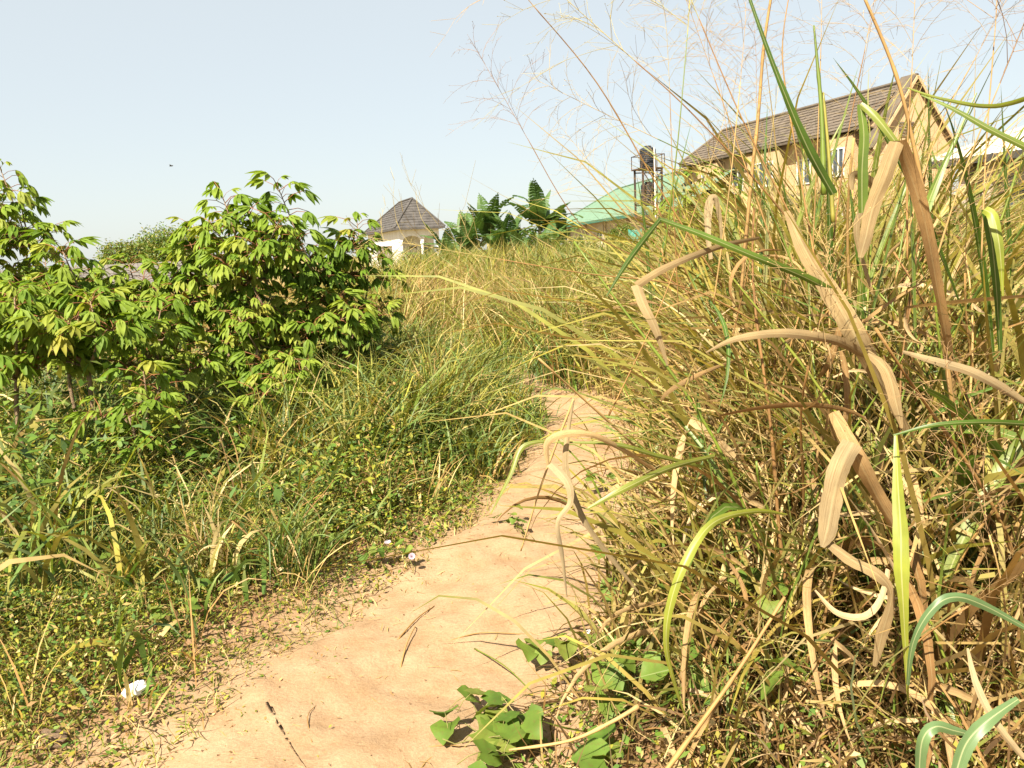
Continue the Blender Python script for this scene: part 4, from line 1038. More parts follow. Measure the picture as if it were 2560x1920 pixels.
def panicle_mesh(seed):
    """open airy seed head: thin whorled branches with drooping tips and sparse spikelets, standing along +Z"""
    q = random.Random(seed); mb = MB(); L_ = 0.42
    def rib(pts, r_): mb.tube(pts, r_, 3, 0, False)
    rib([Vector((0, 0, 0)), Vector((0.004, 0, L_ * 0.5)), Vector((0.02, 0, L_))], [0.0011, 0.0009, 0.0004])
    for k in range(17):
        z = 0.02 + L_ * 0.9 * (k / 17) ** 1.1; a = k * 2.4 + q.uniform(-0.4, 0.4); ln = (0.30 * (1 - 0.72 * k / 17)) * q.uniform(0.75, 1.2); el = q.uniform(0.45, 1.05)
        pts = []; p_ = Vector((0.004, 0, z)); e_ = el
        for i in range(6):
            pts.append(p_.copy()); p_ = p_ + Vector((math.cos(a) * math.cos(e_), math.sin(a) * math.cos(e_), math.sin(e_))) * ln / 5; e_ -= q.uniform(0.05, 0.28)
        rib(pts, [0.0007, 0.0006, 0.0006, 0.0005, 0.0004, 0.0003])
        for i in range(1, 6):
            for s_ in range(2):
                if q.random() < 0.75:
                    b = pts[i]; a2 = a + q.uniform(-1.1, 1.1); l2 = ln * q.uniform(0.12, 0.30); e2 = q.uniform(-0.3, 0.9)
                    t2 = b + Vector((math.cos(a2) * math.cos(e2), math.sin(a2) * math.cos(e2), math.sin(e2))) * l2
                    rib([b, b.lerp(t2, 0.5), t2], [0.0004, 0.0004, 0.0003])
                    if q.random() < 0.55:
                        dv = (t2 - b).normalized() * 0.0045; sv = dv.cross(Vector((0, 0, 1)))
                        if sv.length > 1e-6:
                            sv = sv.normalized() * 0.0013; mb.quad(t2, t2 + dv * 0.5 + sv, t2 + dv, t2 + dv * 0.5 - sv)
    return mb.mesh('panicle', M['panicle'], True)
PAN = [panicle_mesh(i) for i in range(5)]
def culm_mesh(seed, mat, L_, r_):
    q = random.Random(seed); mb = MB(); pts = []; rr = []; n = 16; a = q.uniform(0, 6); b = q.uniform(0.05, 0.35)
    for i in range(n + 1):
        s = i / n; pts.append(Vector((b * s * s * math.cos(a) + 0.006 * math.sin(9 * s), b * s * s * math.sin(a) + 0.006 * math.sin(11 * s + 1), L_ * s * (1 - 0.04 * s))))
        rr.append(r_ * (1 - 0.6 * s) * (1.25 if i % 4 == 0 else 1.0))
    mb.tube(pts, rr, 6); me = mb.mesh('culm', mat, True); return me, pts[-1], (pts[-1] - pts[-2]).normalized()
CUL = [culm_mesh(i, M['culm_dry'] if i % 2 else M['culm_green'], 1.0, 0.0046) for i in range(8)]

def tussock(x, y, H_, label, cat='grass tussock', nblade=20, ndry=14, nculm=5, pan=True, mix='green', fine=220, finemix=None, spread=0.16, lean=0.4, group=None, name='grass_tussock', wide=1.0, finew=0.006, pans=1):
    z = hz(x, y); e = empty(name, (x, y, z), 0, label, cat, group)
    if fine:                                                  # the countless thin blades of its core
        n = fine; P = np.zeros((n, 3)); P[:, :2] = rng.normal(0, spread, (n, 2)); az = rng.uniform(0, 6.28, n); bend = rng.uniform(0.2, 1.9, n)
        c = pick(*(finemix or (['straw', 'brown', 'olive', 'green', 'lime'], [4, 2.5, 2, 1.5, 1])), n)
        hp = Heap(); hp.add(blades(P, az, np.pi / 2 - np.abs(rng.normal(0, lean, n)), H_ * rng.uniform(0.25, 0.85, n), finew * rng.uniform(0.6, 1.6, n), bend, 5, rng.normal(0, 0.5, n), rng.normal(0, 1.2, n), 1.6, 0.6, 0, c, c * 0.8 + np.array([0.09, 0.065, 0.03])))
        tag(hp.build('fine_blades', M['veg'], e), kind='stuff')
    def put(me, sc, tilt, off=1.0, zoff=0.0):
        a = rnd.uniform(0, 6.28)
        mw = Matrix.Translation((rnd.gauss(0, spread * off), rnd.gauss(0, spread * off), zoff)) @ Matrix.Rotation(a, 4, 'Z') @ Matrix.Rotation(tilt, 4, 'Y') @ Matrix.Diagonal((sc, sc * wide, sc, 1))
        return link('blade', me, e, mw=mw)
    src = BG if mix == 'green' else BB
    for i in range(nblade):
        put(rnd.choice(src if rnd.random() < 0.85 or H_ > 1.2 else BGK), H_ * rnd.uniform(0.45, 0.95), rnd.uniform(-0.05, 0.35), 1.0, rnd.uniform(0, 0.25 * H_))
    for i in range(ndry):
        put(rnd.choice(BD_ if rnd.random() < 0.65 else BK), H_ * rnd.uniform(0.35, 0.8), rnd.uniform(-0.05, 0.6), 1.1, rnd.uniform(0, 0.3 * H_))
    for i in range(nculm):
        me, tip, dr = CUL[rnd.randrange(8)]; sc = H_ * rnd.uniform(0.75, 1.1)
        mw = Matrix.Translation((rnd.gauss(0, spread * 0.6), rnd.gauss(0, spread * 0.6), -0.02)) @ Matrix.Rotation(rnd.uniform(0, 6.28), 4, 'Z') @ Matrix.Rotation(rnd.uniform(0.02, lean * 1.1), 4, 'Y') @ Matrix.Diagonal((max(1.0, sc), max(1.0, sc), sc, 1))
        link('culm', me, e, mw=mw)
        if pan and i < nculm * pans:
            pm = mw @ Matrix.Translation(tip) ; d = (mw.to_3x3() @ dr).normalized()
            link('panicle', PAN[rnd.randrange(5)], e, mw=Matrix.Translation(pm.translation) @ d.to_track_quat('Z', 'Y').to_matrix().to_4x4() @ Matrix.Scale(rnd.uniform(0.75, 1.25), 4))
    return e
def gpt(px, py): p_ = hit(px, py); return p_.x, p_.y

# left verge tussocks
GL = 'grass tussocks on the left verge'
for px, py, H_, nb, nd, mx, lab in [
    (735, 1470, 0.62, 46, 8, 'green', 'dense upright green grass tussock beside the sandy path'),
    (540, 1480, 0.55, 14, 20, 'green', 'half-dry grass tussock with pale bent blades in the weeds'),
    (430, 1420, 0.5, 20, 5, 'blue', 'sprawling green grass tussock left of the half-dry one'),
    (190, 1380, 0.55, 18, 4, 'blue', 'green tussock with broad blades below the left cassava'),
    (60, 1440, 0.5, 14, 5, 'green', 'green grass tussock at the picture\'s left edge'),
    (950, 1290, 0.5, 18, 12, 'green', 'mixed green and straw tussock between big cassava and path'),
    (880, 1180, 0.62, 32, 4, 'blue', 'bluish grass tussock at the shaded foot of the big cassava'),
    (1060, 1120, 0.7, 40, 4, 'blue', 'bluish green tussock in the middle of the verge'),
    (1190, 1100, 0.6, 36, 4, 'blue', 'bluish green tussock leaning over the path\'s bend'),
    (1010, 1010, 0.7, 34, 3, 'blue', 'tall bluish tussock behind the middle of the verge'),
    (1130, 1010, 0.62, 34, 3, 'green', 'green tussock at the far end of the left verge'),
    (1390, 960, 0.85, 40, 4, 'blue', 'dark green tussock where the path disappears'),
    (1290, 880, 1.0, 36, 10, 'green', 'tall green and straw tussock above the path\'s end')]:
    x_, y_ = gpt(px, py)
    tussock(x_, y_, H_, lab, 'grass tussock', nb, nd, 2, False, mx, 120, (['green', 'blue', 'olive', 'straw'], [3, 3, 2, 1]) if nd < 10 else None, 0.07 if H_ < 0.65 else 0.12, 0.35, GL, wide=0.85)
# ================================================================== the tall stand at the right
h = Heap()
def right_of(x, y): return x > np.interp(y, CLN[:90, 1], CLN[:90, 0])
x, y = scatter(0.4, 7.5, 2.0, 9.0, 1150, lambda x, y: in_view(x, y, 0.35) & right_of(x, y) & (dpath(x, y) > 0.28))
d = dpath(x, y)
clump_field(h, x, y, (0.55 + 1.30 * sstep(0.25, 1.5, d) - 0.42 * sstep(0.46, 0.60, x / y)) * rng.uniform(0.75, 1.12, len(x)), 30, 0.013, (['straw', 'olive', 'lime', 'brown', 'green'], [3.2, 2, 4.0, 1.6, 0.8]), 0.13, 0.36, 5, (0.3, 1.9), dead=0.75)
x, y = scatter(0.6, 7.5, 2.3, 9.0, 640, lambda x, y: in_view(x, y, 0.35) & right_of(x, y) & (dpath(x, y) > 0.6))
clump_field(h, x, y, (0.7 + 1.20 * sstep(0.4, 1.6, dpath(x, y)) - 0.42 * sstep(0.46, 0.60, x / y)) * rng.uniform(0.7, 1.12, len(x)), 13, 0.024, (['lime', 'straw', 'olive', 'green', 'brown'], [4.6, 3, 1.4, 1.4, 1.6]), 0.14, 0.42, 6, (0.4, 2.4), dead=0.7)
y = rng.uniform(3.2, 6.5, 170); x = y * rng.uniform(0.24, 0.50, 170); k = dpath(x, y) > 0.7; x, y = x[k], y[k]
clump_field(h, x, y, rng.uniform(1.6, 2.25, len(x)), 20, 0.019, (['lime', 'straw', 'olive', 'green'], [5, 2.5, 1.5, 1.5]), 0.12, 0.34, 6, (0.3, 1.8), dead=0.5)
# criss-crossing fine stems and seed sprays through the upper layer
x, y = scatter(0.8, 7.5, 2.1, 9, 5200, lambda x, y: in_view(x, y, 0.3) & right_of(x, y) & (dpath(x, y) > 0.5)); n = len(x)
c = pick(['straw', 'lime', 'olive', 'brown'], [4, 2, 2, 1], n)
h.add(blades(np.stack([x, y, height(x, y) + rng.uniform(0.4, 1.8, n)], 1), rng.uniform(0, 6.28, n), rng.uniform(0.1, 1.4, n), rng.uniform(0.2, 0.6, n), 0.0022 * rng.uniform(0.6, 1.5, n), rng.uniform(-0.2, 1.2, n), 4, rng.normal(0, 0.6, n), None, 1.3, 0.8, 0, c))
tag(h.build('tall_grass', M['veg']), 'dense straw and yellow-green tall grass filling the right half', 'grass', kind='stuff')
# matted dead litter under the stand
h = Heap()
x, y = scatter(-0.1, 5, 1.3, 6.5, 34000, lambda x, y: in_view(x, y, 0.25) & right_of(x, y) & (dpath(x, y) > 0.03 + 0.12 * rng.random(len(x)))); n = len(x)
d = dpath(x, y); z = height(x, y) + (0.02 + 0.42 * sstep(0.1, 1.0, d)) * rng.random(n) ** 1.6
c = pick(['brown', 'straw', 'olive'], [5, 2.2, 0.6], n) * rng.uniform(0.25, 0.95, (n, 1))  # brown litter, darkened in its colour to stand for shade below the grass
h.add(blades(np.stack([x, y, z], 1), rng.uniform(0, 6.28, n), rng.normal(0.2, 0.5, n), rng.uniform(0.06, 0.30, n), 0.0045 * rng.uniform(0.4, 2.0, n), rng.uniform(-0.4, 1.4, n), 4, rng.normal(0, 1.0, n), rng.normal(0, 1.5, n), 1.3, 0.8, 0, c))
x, y = scatter(-0.3, 3, 1.6, 6.5, 30000, lambda x, y: in_view(x, y, 0.25) & right_of(x, y) & (dpath(x, y) > 0.0 + 0.1 * rng.random(len(x))) & (rng.random(len(x)) < 0.25 + 0.75 * patch(x * 1.5, y * 1.5))); n = len(x); d = dpath(x, y)
h.add(leaves(np.stack([x, y, height(x, y) + (0.03 + 0.3 * sstep(0.1, 0.8, d)) * rng.random(n)], 1), rng.uniform(0, 6.28, n), rng.normal(0.1, 0.5, n), rng.uniform(0.012, 0.045, n), rng.uniform(0.008, 0.026, n), pick(['green', 'olive', 'straw', 'lime'], [4, 1.5, 0.8, 1.5], n)))
tag(h.build('dead_litter', M['cover']), 'matted brown dead grass under the tall stand', 'litter', kind='stuff')

GR = 'tall grass tussocks at the right'
TUS = {}
for key, x_, y_, H_, nb, nd, nc_, lab in [
    ('a', 0.98, 2.45, 1.65, 12, 22, 4, 'dry tall tussock in the lower right with the hanging lime blade'),
    ('b', 1.42, 2.25, 1.80, 16, 18, 5, 'tall tussock in the lower right corner with bluish arching blades'),
    ('c', 1.28, 3.00, 1.95, 18, 18, 7, 'tall tussock with the big folded dry leaf near its top'),
    ('d', 1.85, 2.75, 1.75, 20, 14, 7, 'tall green tussock at the right edge before the bungalow'),
    ('e', 0.92, 3.35, 1.45, 14, 18, 5, 'leaning tussock whose pale twisted leaf hangs over the path'),
    ('f', 1.95, 3.75, 2.00, 20, 12, 7, 'tall tussock standing in front of the orange gable'),
    ('g', 1.38, 4.10, 1.80, 18, 16, 6, 'straw tussock with a pale arched leaf in front of the green roof'),
    ('h', 2.75, 4.00, 1.75, 20, 12, 6, 'tall tussock in front of the bungalow\'s shaded wall'),
    ('i', 1.75, 5.20, 1.70, 18, 14, 6, 'tall tussock below the middle of the orange building'),
    ('j', 2.75, 5.40, 1.65, 18, 12, 6, 'tall tussock behind the one before the bungalow'),
    ('k', 1.55, 6.60, 1.50, 18, 12, 5, 'straw tussock on the outer side of the path\'s bend'),
    ('l', 2.60, 7.00, 1.60, 18, 10, 5, 'tussock below the cassava before the orange building'),
    ('m', 4.00, 6.20, 1.65, 18, 10, 5, 'tussock far at the right below the pale roof'),
    ('o', 0.72, 2.02, 0.75, 6, 20, 2, 'low dry tussock at the bottom edge right of the vines'),
    ('p', 1.12, 1.85, 0.85, 8, 22, 2, 'low brown tussock in the bottom right corner under the bluish blades'),
    ('n', 1.02, 4.90, 1.05, 16, 14, 3, 'low leaning tussock at the right edge of the path')]:
    TUS[key] = tussock(x_, y_, H_, lab, 'grass tussock', int(nb * 1.1), int(nd * 2.4), nc_ + 2, True, 'green', 260, None, 0.16, 0.38, GR, finew=0.0065, pans=0.25, wide=1.3)

for i in range(230):
    x_ = rnd.uniform(0.55, 2.2); y_ = rnd.uniform(1.9, 4.2)
    if abs(x_) > y_ * 0.68 or dpath(x_, y_)[0] < 0.3: continue
    key = min(TUS, key=lambda k_: (TUS[k_].location.x - x_) ** 2 + (TUS[k_].location.y - y_) ** 2); e = TUS[key]
    z_ = rnd.uniform(0.1, 1.55) * min(1, 0.35 + dpath(x_, y_)[0] * 0.8)
    mw = Matrix.Translation((x_ - e.location.x, y_ - e.location.y, z_)) @ Matrix.Rotation(rnd.uniform(0, 6.28), 4, 'Z') @ Matrix.Rotation(rnd.uniform(0.2, 2.6), 4, 'Y') @ Matrix.Rotation(rnd.uniform(-1.5, 1.5), 4, 'X') @ Matrix.Diagonal((0.55, 0.55 * 1.5, 0.55, 1)) @ Matrix.Scale(rnd.uniform(0.7, 1.5), 4)
    link('blade', rnd.choice(BD_ + BK if rnd.random() < 0.8 else BG), e, mw=mw)
BU = [blade_mesh('blade', M['blade_green'], rnd.uniform(0.8, 1.1), rnd.uniform(0.018, 0.026), 1.5, rnd.uniform(0.05, 0.35), rnd.uniform(-0.3, 0.3), rnd.uniform(-0.8, 0.8)) for i in range(5)]
for key in 'cdfghij':                                   # upright green leaves standing clear of the mass
    for i in range(7):
        link('blade', rnd.choice(BU), TUS[key], mw=Matrix.Translation((rnd.gauss(0, 0.3), rnd.gauss(0, 0.3), rnd.uniform(0.85, 1.3))) @ Matrix.Rotation(rnd.uniform(0, 6.28), 4, 'Z') @ Matrix.Rotation(rnd.uniform(0.0, 0.3), 4, 'Y'))
for key in 'abcdefgh':                                  # stout leaning stems with old sheaths
    e = TUS[key]
    for i in range(9):
        me, tip, dr = CUL[rnd.randrange(8)]; sc = rnd.uniform(0.9, 1.7)
        link('culm', me, e, mw=Matrix.Translation((rnd.gauss(0, 0.16), rnd.gauss(0, 0.16), -0.02)) @ Matrix.Rotation(rnd.uniform(0, 6.28), 4, 'Z') @ Matrix.Rotation(rnd.uniform(0.05, 0.4), 4, 'Y') @ Matrix.Diagonal((1.7, 1.7, sc, 1)))

def hero(key, pts, widths, mat, name='blade', roll=0.0, fold=0.3, n=9, ripple=0.0):
    """one particular leaf, traced as a curve in depth; pts in (x, y, depth) of the 2212 px wide view"""
    e = TUS[key]; k = 2560 / 2212
    P = [at(x_ * k, y_ * k, d_) for x_, y_, d_ in pts]
    W = [Vector((w_ * 0.80 * k / FPX * p_[2], 0, 0)) for w_, p_ in zip(widths, pts)]
    Pc = catmull(P, n); Wc = catmull(W, n); m = len(Pc); V = []; UV = []
    for i, p_ in enumerate(Pc):
        t = (Pc[min(i + 1, m - 1)] - Pc[max(i - 1, 0)]).normalized(); vd = (p_ - Vector((0, 0, EYE))).normalized()
        s = t.cross(vd); s = s.normalized() if s.length > 1e-4 else Vector((1, 0, 0)); nr = s.cross(t)
        a = roll + 0.35 * math.sin(i * 0.13 + roll * 5); s2 = s * math.cos(a) + nr * math.sin(a); n2 = s2.cross(t)
        w_ = max(Wc[i].x, 0.0008) / max(0.4, math.cos(a)) / 2
        for j in range(5):
            u = (j / 2 - 1) * (1.0 if j in (1, 2, 3) else 1 + 0.04 * math.sin(i * 0.7 + j * 2 + roll * 9) + 0.03 * math.sin(i * 1.9 + j)); q_ = p_ + s2 * u * w_ + n2 * (abs(u) * fold * w_ + ripple * w_ * math.sin(i * 0.31 + j * 1.1)) - e.location
            V.append(tuple(q_)); UV.append((j / 4, i / m * (Pc[0] - Pc[-1]).length * 2))
    I = np.arange(m * 5).reshape(m, 5); F = np.stack([I[:-1, :-1], I[:-1, 1:], I[1:, 1:], I[1:, :-1]], -1).reshape(-1, 4)
    return link(name, np_mesh(name, np.array(V), F, [M[mat]], None, np.array(UV)), e)
def stalk(key, pts, r0, r1, mat, name='culm', pan=0.0):
    e = TUS[key]; k = 2560 / 2212
    Pc = catmull([at(x_ * k, y_ * k, d_) - e.location for x_, y_, d_ in pts], 6); m = len(Pc); mb = MB()
    mb.tube(Pc, [(r0 + (r1 - r0) * i / (m - 1)) * (1.25 if i % 7 == 3 else 1.0) for i in range(m)], 6); o = mb.build(name, M[mat], e, True)
    if pan:
        d = (Pc[-1] - Pc[-2]).normalized()
        link('panicle', PAN[rnd.randrange(5)], e, mw=Matrix.Translation(Pc[-1]) @ d.to_track_quat('Z', 'Y').to_matrix().to_4x4() @ Matrix.Scale(pan, 4))
    return o
# big folded dry leaf
hero('c', [(2050, 760, 2.1), (2025, 620, 2.0), (1998, 480, 1.92), (1968, 380, 1.88), (1940, 305, 1.85)], [16, 26, 34, 36, 34], 'blade_dry', roll=0.5, ripple=0.12)
hero('c', [(1938, 305, 1.85), (1912, 380, 1.83), (1885, 450, 1.82), (1868, 520, 1.82), (1858, 556, 1.82)], [36, 42, 38, 30, 12], 'blade_tan', roll=0.0, ripple=0.12)
# broad tan leaf running down to the knot of dead leaves
hero('c', [(1700, 455, 1.95), (1740, 545, 1.9), (1800, 640, 1.88), (1850, 730, 1.86), (1890, 800, 1.9), (1960, 930, 2.0)], [14, 34, 52, 56, 40, 16], 'blade_tan', roll=0.2, ripple=0.2)
hero('c', [(1868, 770, 1.85), (1800, 735, 1.82), (1690, 720, 1.8), (1590, 732, 1.8), (1525, 762, 1.82)], [22, 26, 24, 16, 4], 'blade_tan', roll=0.3)
hero('c', [(1872, 760, 1.86), (1915, 800, 1.84), (1935, 870, 1.83), (1948, 925, 1.83)], [16, 30, 28, 6], 'blade_tan', roll=0.1)
hero('d', [(2212, 870, 1.8), (2150, 830, 1.82), (2090, 800, 1.84), (2020, 780, 1.86), (1950, 760, 1.9)], [18, 24, 24, 20, 8], 'blade_tan', roll=0.3)
# kinked tan leaf lower right
hero('a', [(1960, 1180, 1.9), (1900, 1080, 1.85), (1850, 985, 1.8), (1800, 890, 1.85)], [24, 36, 44, 30], 'blade_dry', roll=0.3, ripple=0.15)
hero('a', [(1843, 955, 1.78), (1815, 1010, 1.76), (1798, 1080, 1.75), (1785, 1150, 1.75), (1776, 1182, 1.75)], [52, 54, 54, 46, 10], 'blade_tan', roll=0.0, ripple=0.12)
hero('a', [(1785, 1170, 1.76), (1840, 1210, 1.74), (1900, 1245, 1.73), (1925, 1290, 1.74), (1905, 1370, 1.78), (1890, 1440, 1.82)], [18, 28, 30, 18, 30, 10], 'blade_tan', roll=0.2, ripple=0.2)
hero('a', [(1920, 1230, 1.75), (1905, 1290, 1.73), (1870, 1330, 1.72), (1810, 1325, 1.72), (1760, 1275, 1.74)], [12, 16, 18, 15, 5], 'blade_dry', roll=0.4)
# hanging lime blade, arching yellow-green blade
hero('a', [(1935, 940, 1.62), (1940, 1050, 1.58), (1946, 1150, 1.55), (1947, 1230, 1.54), (1953, 1340, 1.55), (1962, 1520, 1.6)], [8, 26, 38, 38, 20, 4], 'blade_lime', roll=0.05, fold=0.2)
hero('a', [(1700, 1112, 1.85), (1630, 1105, 1.78), (1540, 1130, 1.70), (1480, 1215, 1.66), (1447, 1310, 1.66), (1440, 1400, 1.68), (1465, 1500, 1.74), (1490, 1570, 1.8)], [5, 14, 20, 24, 22, 14, 8, 3], 'blade_lime', roll=0.15)
# green blades and stems against the sky and the buildings
hero('c', [(1800, 420, 2.0), (1745, 320, 1.98), (1690, 190, 1.95), (1645, 70, 1.93), (1600, -60, 1.92)], [20, 24, 15, 10, 7], 'blade_green', roll=0.2)
hero('e', [(1840, 655, 1.9), (1740, 600, 1.88), (1620, 550, 1.86), (1520, 508, 1.85), (1425, 473, 1.85)], [18, 20, 18, 16, 10], 'blade_green', roll=0.2)
hero('e', [(1428, 472, 1.85), (1390, 520, 1.84), (1350, 575, 1.84), (1310, 640, 1.85)], [10, 15, 12, 3], 'blade_green', roll=0.1)
hero('d', [(1862, 460, 2.1), (1862, 370, 2.08), (1866, 290, 2.06), (1858, 225, 2.05)], [24, 26, 24, 16], 'blade_green', roll=0.3)
hero('d', [(1858, 225, 2.05), (1890, 250, 2.03), (1930, 300, 2.02), (1962, 345, 2.02)], [14, 20, 16, 4], 'blade_green', roll=0.0)
hero('d', [(1990, 205, 1.7), (2060, 235, 1.68), (2140, 280, 1.66), (2240, 330, 1.64)], [3, 10, 16, 18], 'blade_green', roll=0.2)
hero('d', [(2255, 200, 1.5), (2150, 230, 1.55), (2040, 215, 1.6), (1960, 190, 1.65)], [14, 12, 8, 3], 'blade_lime', roll=0.3)
hero('d', [(1990, 480, 2.2), (2020, 400, 2.2), (2060, 310, 2.2), (2110, 200, 2.2)], [22, 20, 10, 3], 'blade_green', roll=0.2)
hero('a', [(2240, 918, 1.5), (2130, 912, 1.5), (2020, 918, 1.52), (1930, 940, 1.55)], [16, 14, 11, 4], 'blade_green', roll=0.2)
hero('b', [(1960, 1480, 1.5), (1972, 1390, 1.46), (2010, 1320, 1.44), (2060, 1290, 1.44), (2130, 1310, 1.46), (2240, 1370, 1.5)], [8, 16, 22, 24, 22, 10], 'blade_blue', roll=0.2)
hero('b', [(1985, 1680, 1.35), (1992, 1600, 1.34), (2020, 1570, 1.34), (2060, 1578, 1.35), (2100, 1588, 1.36)], [24, 30, 30, 24, 10], 'blade_blue', roll=0.2)
hero('b', [(2060, 1690, 1.3), (2085, 1610, 1.3), (2130, 1560, 1.3), (2200, 1510, 1.32)], [34, 36, 34, 16], 'blade_blue', roll=0.15)
hero('b', [(2212, 1640, 1.3), (2150, 1560, 1.32), (2110, 1480, 1.36), (2090, 1400, 1.42)], [16, 18, 18, 6], 'blade_tan', roll=0.3)
# leaves hanging over the path
hero('e', [(1640, 515, 1.95), (1560, 532, 1.9), (1480, 560, 1.86), (1420, 588, 1.84), (1375, 618, 1.84)], [8, 15, 18, 20, 22], 'blade_tan', roll=0.3)
hero('e', [(1376, 615, 1.84), (1392, 660, 1.82), (1418, 715, 1.82), (1442, 790, 1.84)], [28, 26, 20, 5], 'blade_tan', roll=0.2)
hero('e', [(1240, 865, 2.1), (1228, 930, 2.08), (1222, 1010, 2.06), (1242, 1080, 2.05), (1280, 1150, 2.06), (1330, 1215, 2.1), (1380, 1280, 2.15)], [4, 12, 18, 20, 15, 12, 5], 'blade_tan', roll=0.5, ripple=0.1)
hero('e', [(1420, 1020, 2.2), (1350, 975, 2.12), (1280, 940, 2.06), (1215, 938, 2.03), (1182, 960, 2.02), (1185, 1005, 2.02)], [6, 12, 16, 20, 18, 8], 'blade_dry', roll=0.3)
hero('e', [(1190, 1000, 2.0), (1225, 1040, 1.98), (1232, 1085, 1.98), (1205, 1130, 1.98), (1215, 1200, 2.0), (1225, 1290, 2.02)], [22, 22, 16, 12, 12, 3], 'blade_tan', roll=0.4)
hero('e', [(1545, 985, 2.1), (1450, 1010, 2.05), (1350, 1055, 2.0), (1270, 1098, 2.0)], [10, 16, 18, 6], 'blade_green', roll=0.2)
hero('e', [(1520, 1010, 2.2), (1420, 985, 2.15), (1330, 960, 2.1), (1200, 955, 2.1)], [8, 12, 10, 3], 'blade_green', roll=0.3)
hero('e', [(1060, 1110, 2.3), (1100, 1030, 2.3), (1130, 965, 2.32), (1190, 952, 2.34)], [3, 10, 13, 6], 'blade_green', roll=0.2)
hero('f', [(1535, 560, 2.4), (1528, 500, 2.4), (1532, 440, 2.4), (1545, 430, 2.4), (1556, 480, 2.42), (1560, 540, 2.45)], [10, 16, 22, 16, 10, 4], 'blade_tan', roll=0.2)
hero('h', [(1880, 620, 2.3), (1862, 560, 2.3), (1850, 500, 2.28), (1862, 450, 2.26), (1900, 420, 2.25), (1850, 380, 2.25), (1840, 410, 2.25)], [8, 12, 16, 18, 22, 24, 8], 'blade_tan', roll=0.5)
hero('h', [(2160, 760, 1.95), (2152, 620, 1.9), (2142, 520, 1.88), (2128, 452, 1.87)], [10, 18, 24, 22], 'blade_green', roll=0.5)
hero('h', [(2126, 452, 1.86), (2146, 470, 1.84), (2160, 540, 1.83), (2166, 640, 1.85)], [20, 26, 20, 4], 'blade_lime', roll=0.0)
# dry straws and stems
stalk('c', [(2060, 900, 2.3), (2035, 700, 2.2), (2010, 500, 2.1), (1975, 320, 2.05), (1935, 160, 2.02), (1865, -10, 2.0)], 0.0065, 0.0036, 'culm_dry')
stalk('f', [(1600, 640, 2.6), (1622, 400, 2.55), (1638, 250, 2.52), (1650, 100, 2.5), (1668, -20, 2.48)], 0.006, 0.004, 'culm_dry', pan=1.2)
stalk('a', [(1420, 1690, 1.7), (1530, 1540, 1.72), (1600, 1440, 1.74), (1695, 1290, 1.8)], 0.0055, 0.0035, 'culm_dry')
stalk('a', [(1100, 1620, 1.95), (1230, 1600, 1.92), (1320, 1560, 1.9), (1380, 1525, 1.9)], 0.003, 0.006, 'culm_dry')
stalk('e', [(1125, 1190, 2.5), (1165, 1060, 2.45), (1205, 950, 2.42), (1240, 862, 2.4)], 0.0025, 0.0042, 'culm_dry')
stalk('c', [(1780, 420, 2.2), (1775, 250, 2.2), (1765, 130, 2.2), (1758, 55, 2.2)], 0.008, 0.002, 'culm_green')
stalk('d', [(1800, 480, 2.3), (1790, 330, 2.3), (1778, 200, 2.3)], 0.007, 0.003, 'culm_green')
for key, pts in [('g', [(1560, 620, 2.5), (1420, 400, 2.4), (1290, 180, 2.3), (1150, 10, 2.2)]), ('f', [(1900, 760, 2.2), (1700, 470, 2.15), (1500, 250, 2.1), (1370, 130, 2.1)]),
                 ('c', [(1830, 700, 2.0), (1700, 450, 2.0), (1600, 250, 2.0), (1510, 40, 2.0)]), ('g', [(1500, 640, 2.8), (1380, 560, 2.8), (1250, 480, 2.8), (1140, 300, 2.8)]),
                 ('f', [(1680, 560, 2.6), (1600, 330, 2.6), (1540, 160, 2.6)]), ('c', [(1760, 560, 2.2), (1720, 330, 2.2), (1690, 120, 2.2), (1710, -40, 2.2)]),
                 ('d', [(1960, 560, 2.0), (1960, 330, 2.0), (1970, 150, 2.0)]), ('d', [(2010, 600, 2.0), (2080, 380, 1.95), (2160, 180, 1.9)]),
                 ('h', [(1930, 620, 2.4), (2020, 300, 2.4), (2110, 120, 2.4)]), ('f', [(1800, 520, 2.5), (1830, 300, 2.5), (1870, 100, 2.5)]),
                 ('h', [(2120, 560, 2.1), (2130, 320, 2.1), (2150, 60, 2.1)]), ('i', [(1520, 700, 3.6), (1440, 560, 3.6), (1330, 420, 3.6)]),
                 ('g', [(1640, 700, 2.4), (1480, 620, 2.3), (1260, 590, 2.2), (1080, 560, 2.2)]), ('f', [(1730, 620, 2.4), (1640, 420, 2.4), (1480, 330, 2.4), (1420, 300, 2.4)])]:
    stalk(key, pts, 0.0026, 0.0012, 'culm_dry' if rnd.random() < 0.6 else 'culm_green', pan=rnd.uniform(0.9, 1.4))
for i in range(9):                                      # more airy seed heads over the stand
    px = rnd.uniform(1430, 2200); py = rnd.uniform(60, 420); d_ = rnd.uniform(1.9, 4.0); key = rnd.choice('cdfghij'); dx = rnd.uniform(-160, 160)
    stalk(key, [(px - dx * 1.4, py + 480, d_ + 0.1), (px - dx * 0.6, py + 240, d_), (px, py, d_)], 0.0022, 0.0009, 'culm_dry' if rnd.random() < 0.6 else 'culm_green', pan=rnd.uniform(0.7, 1.3))

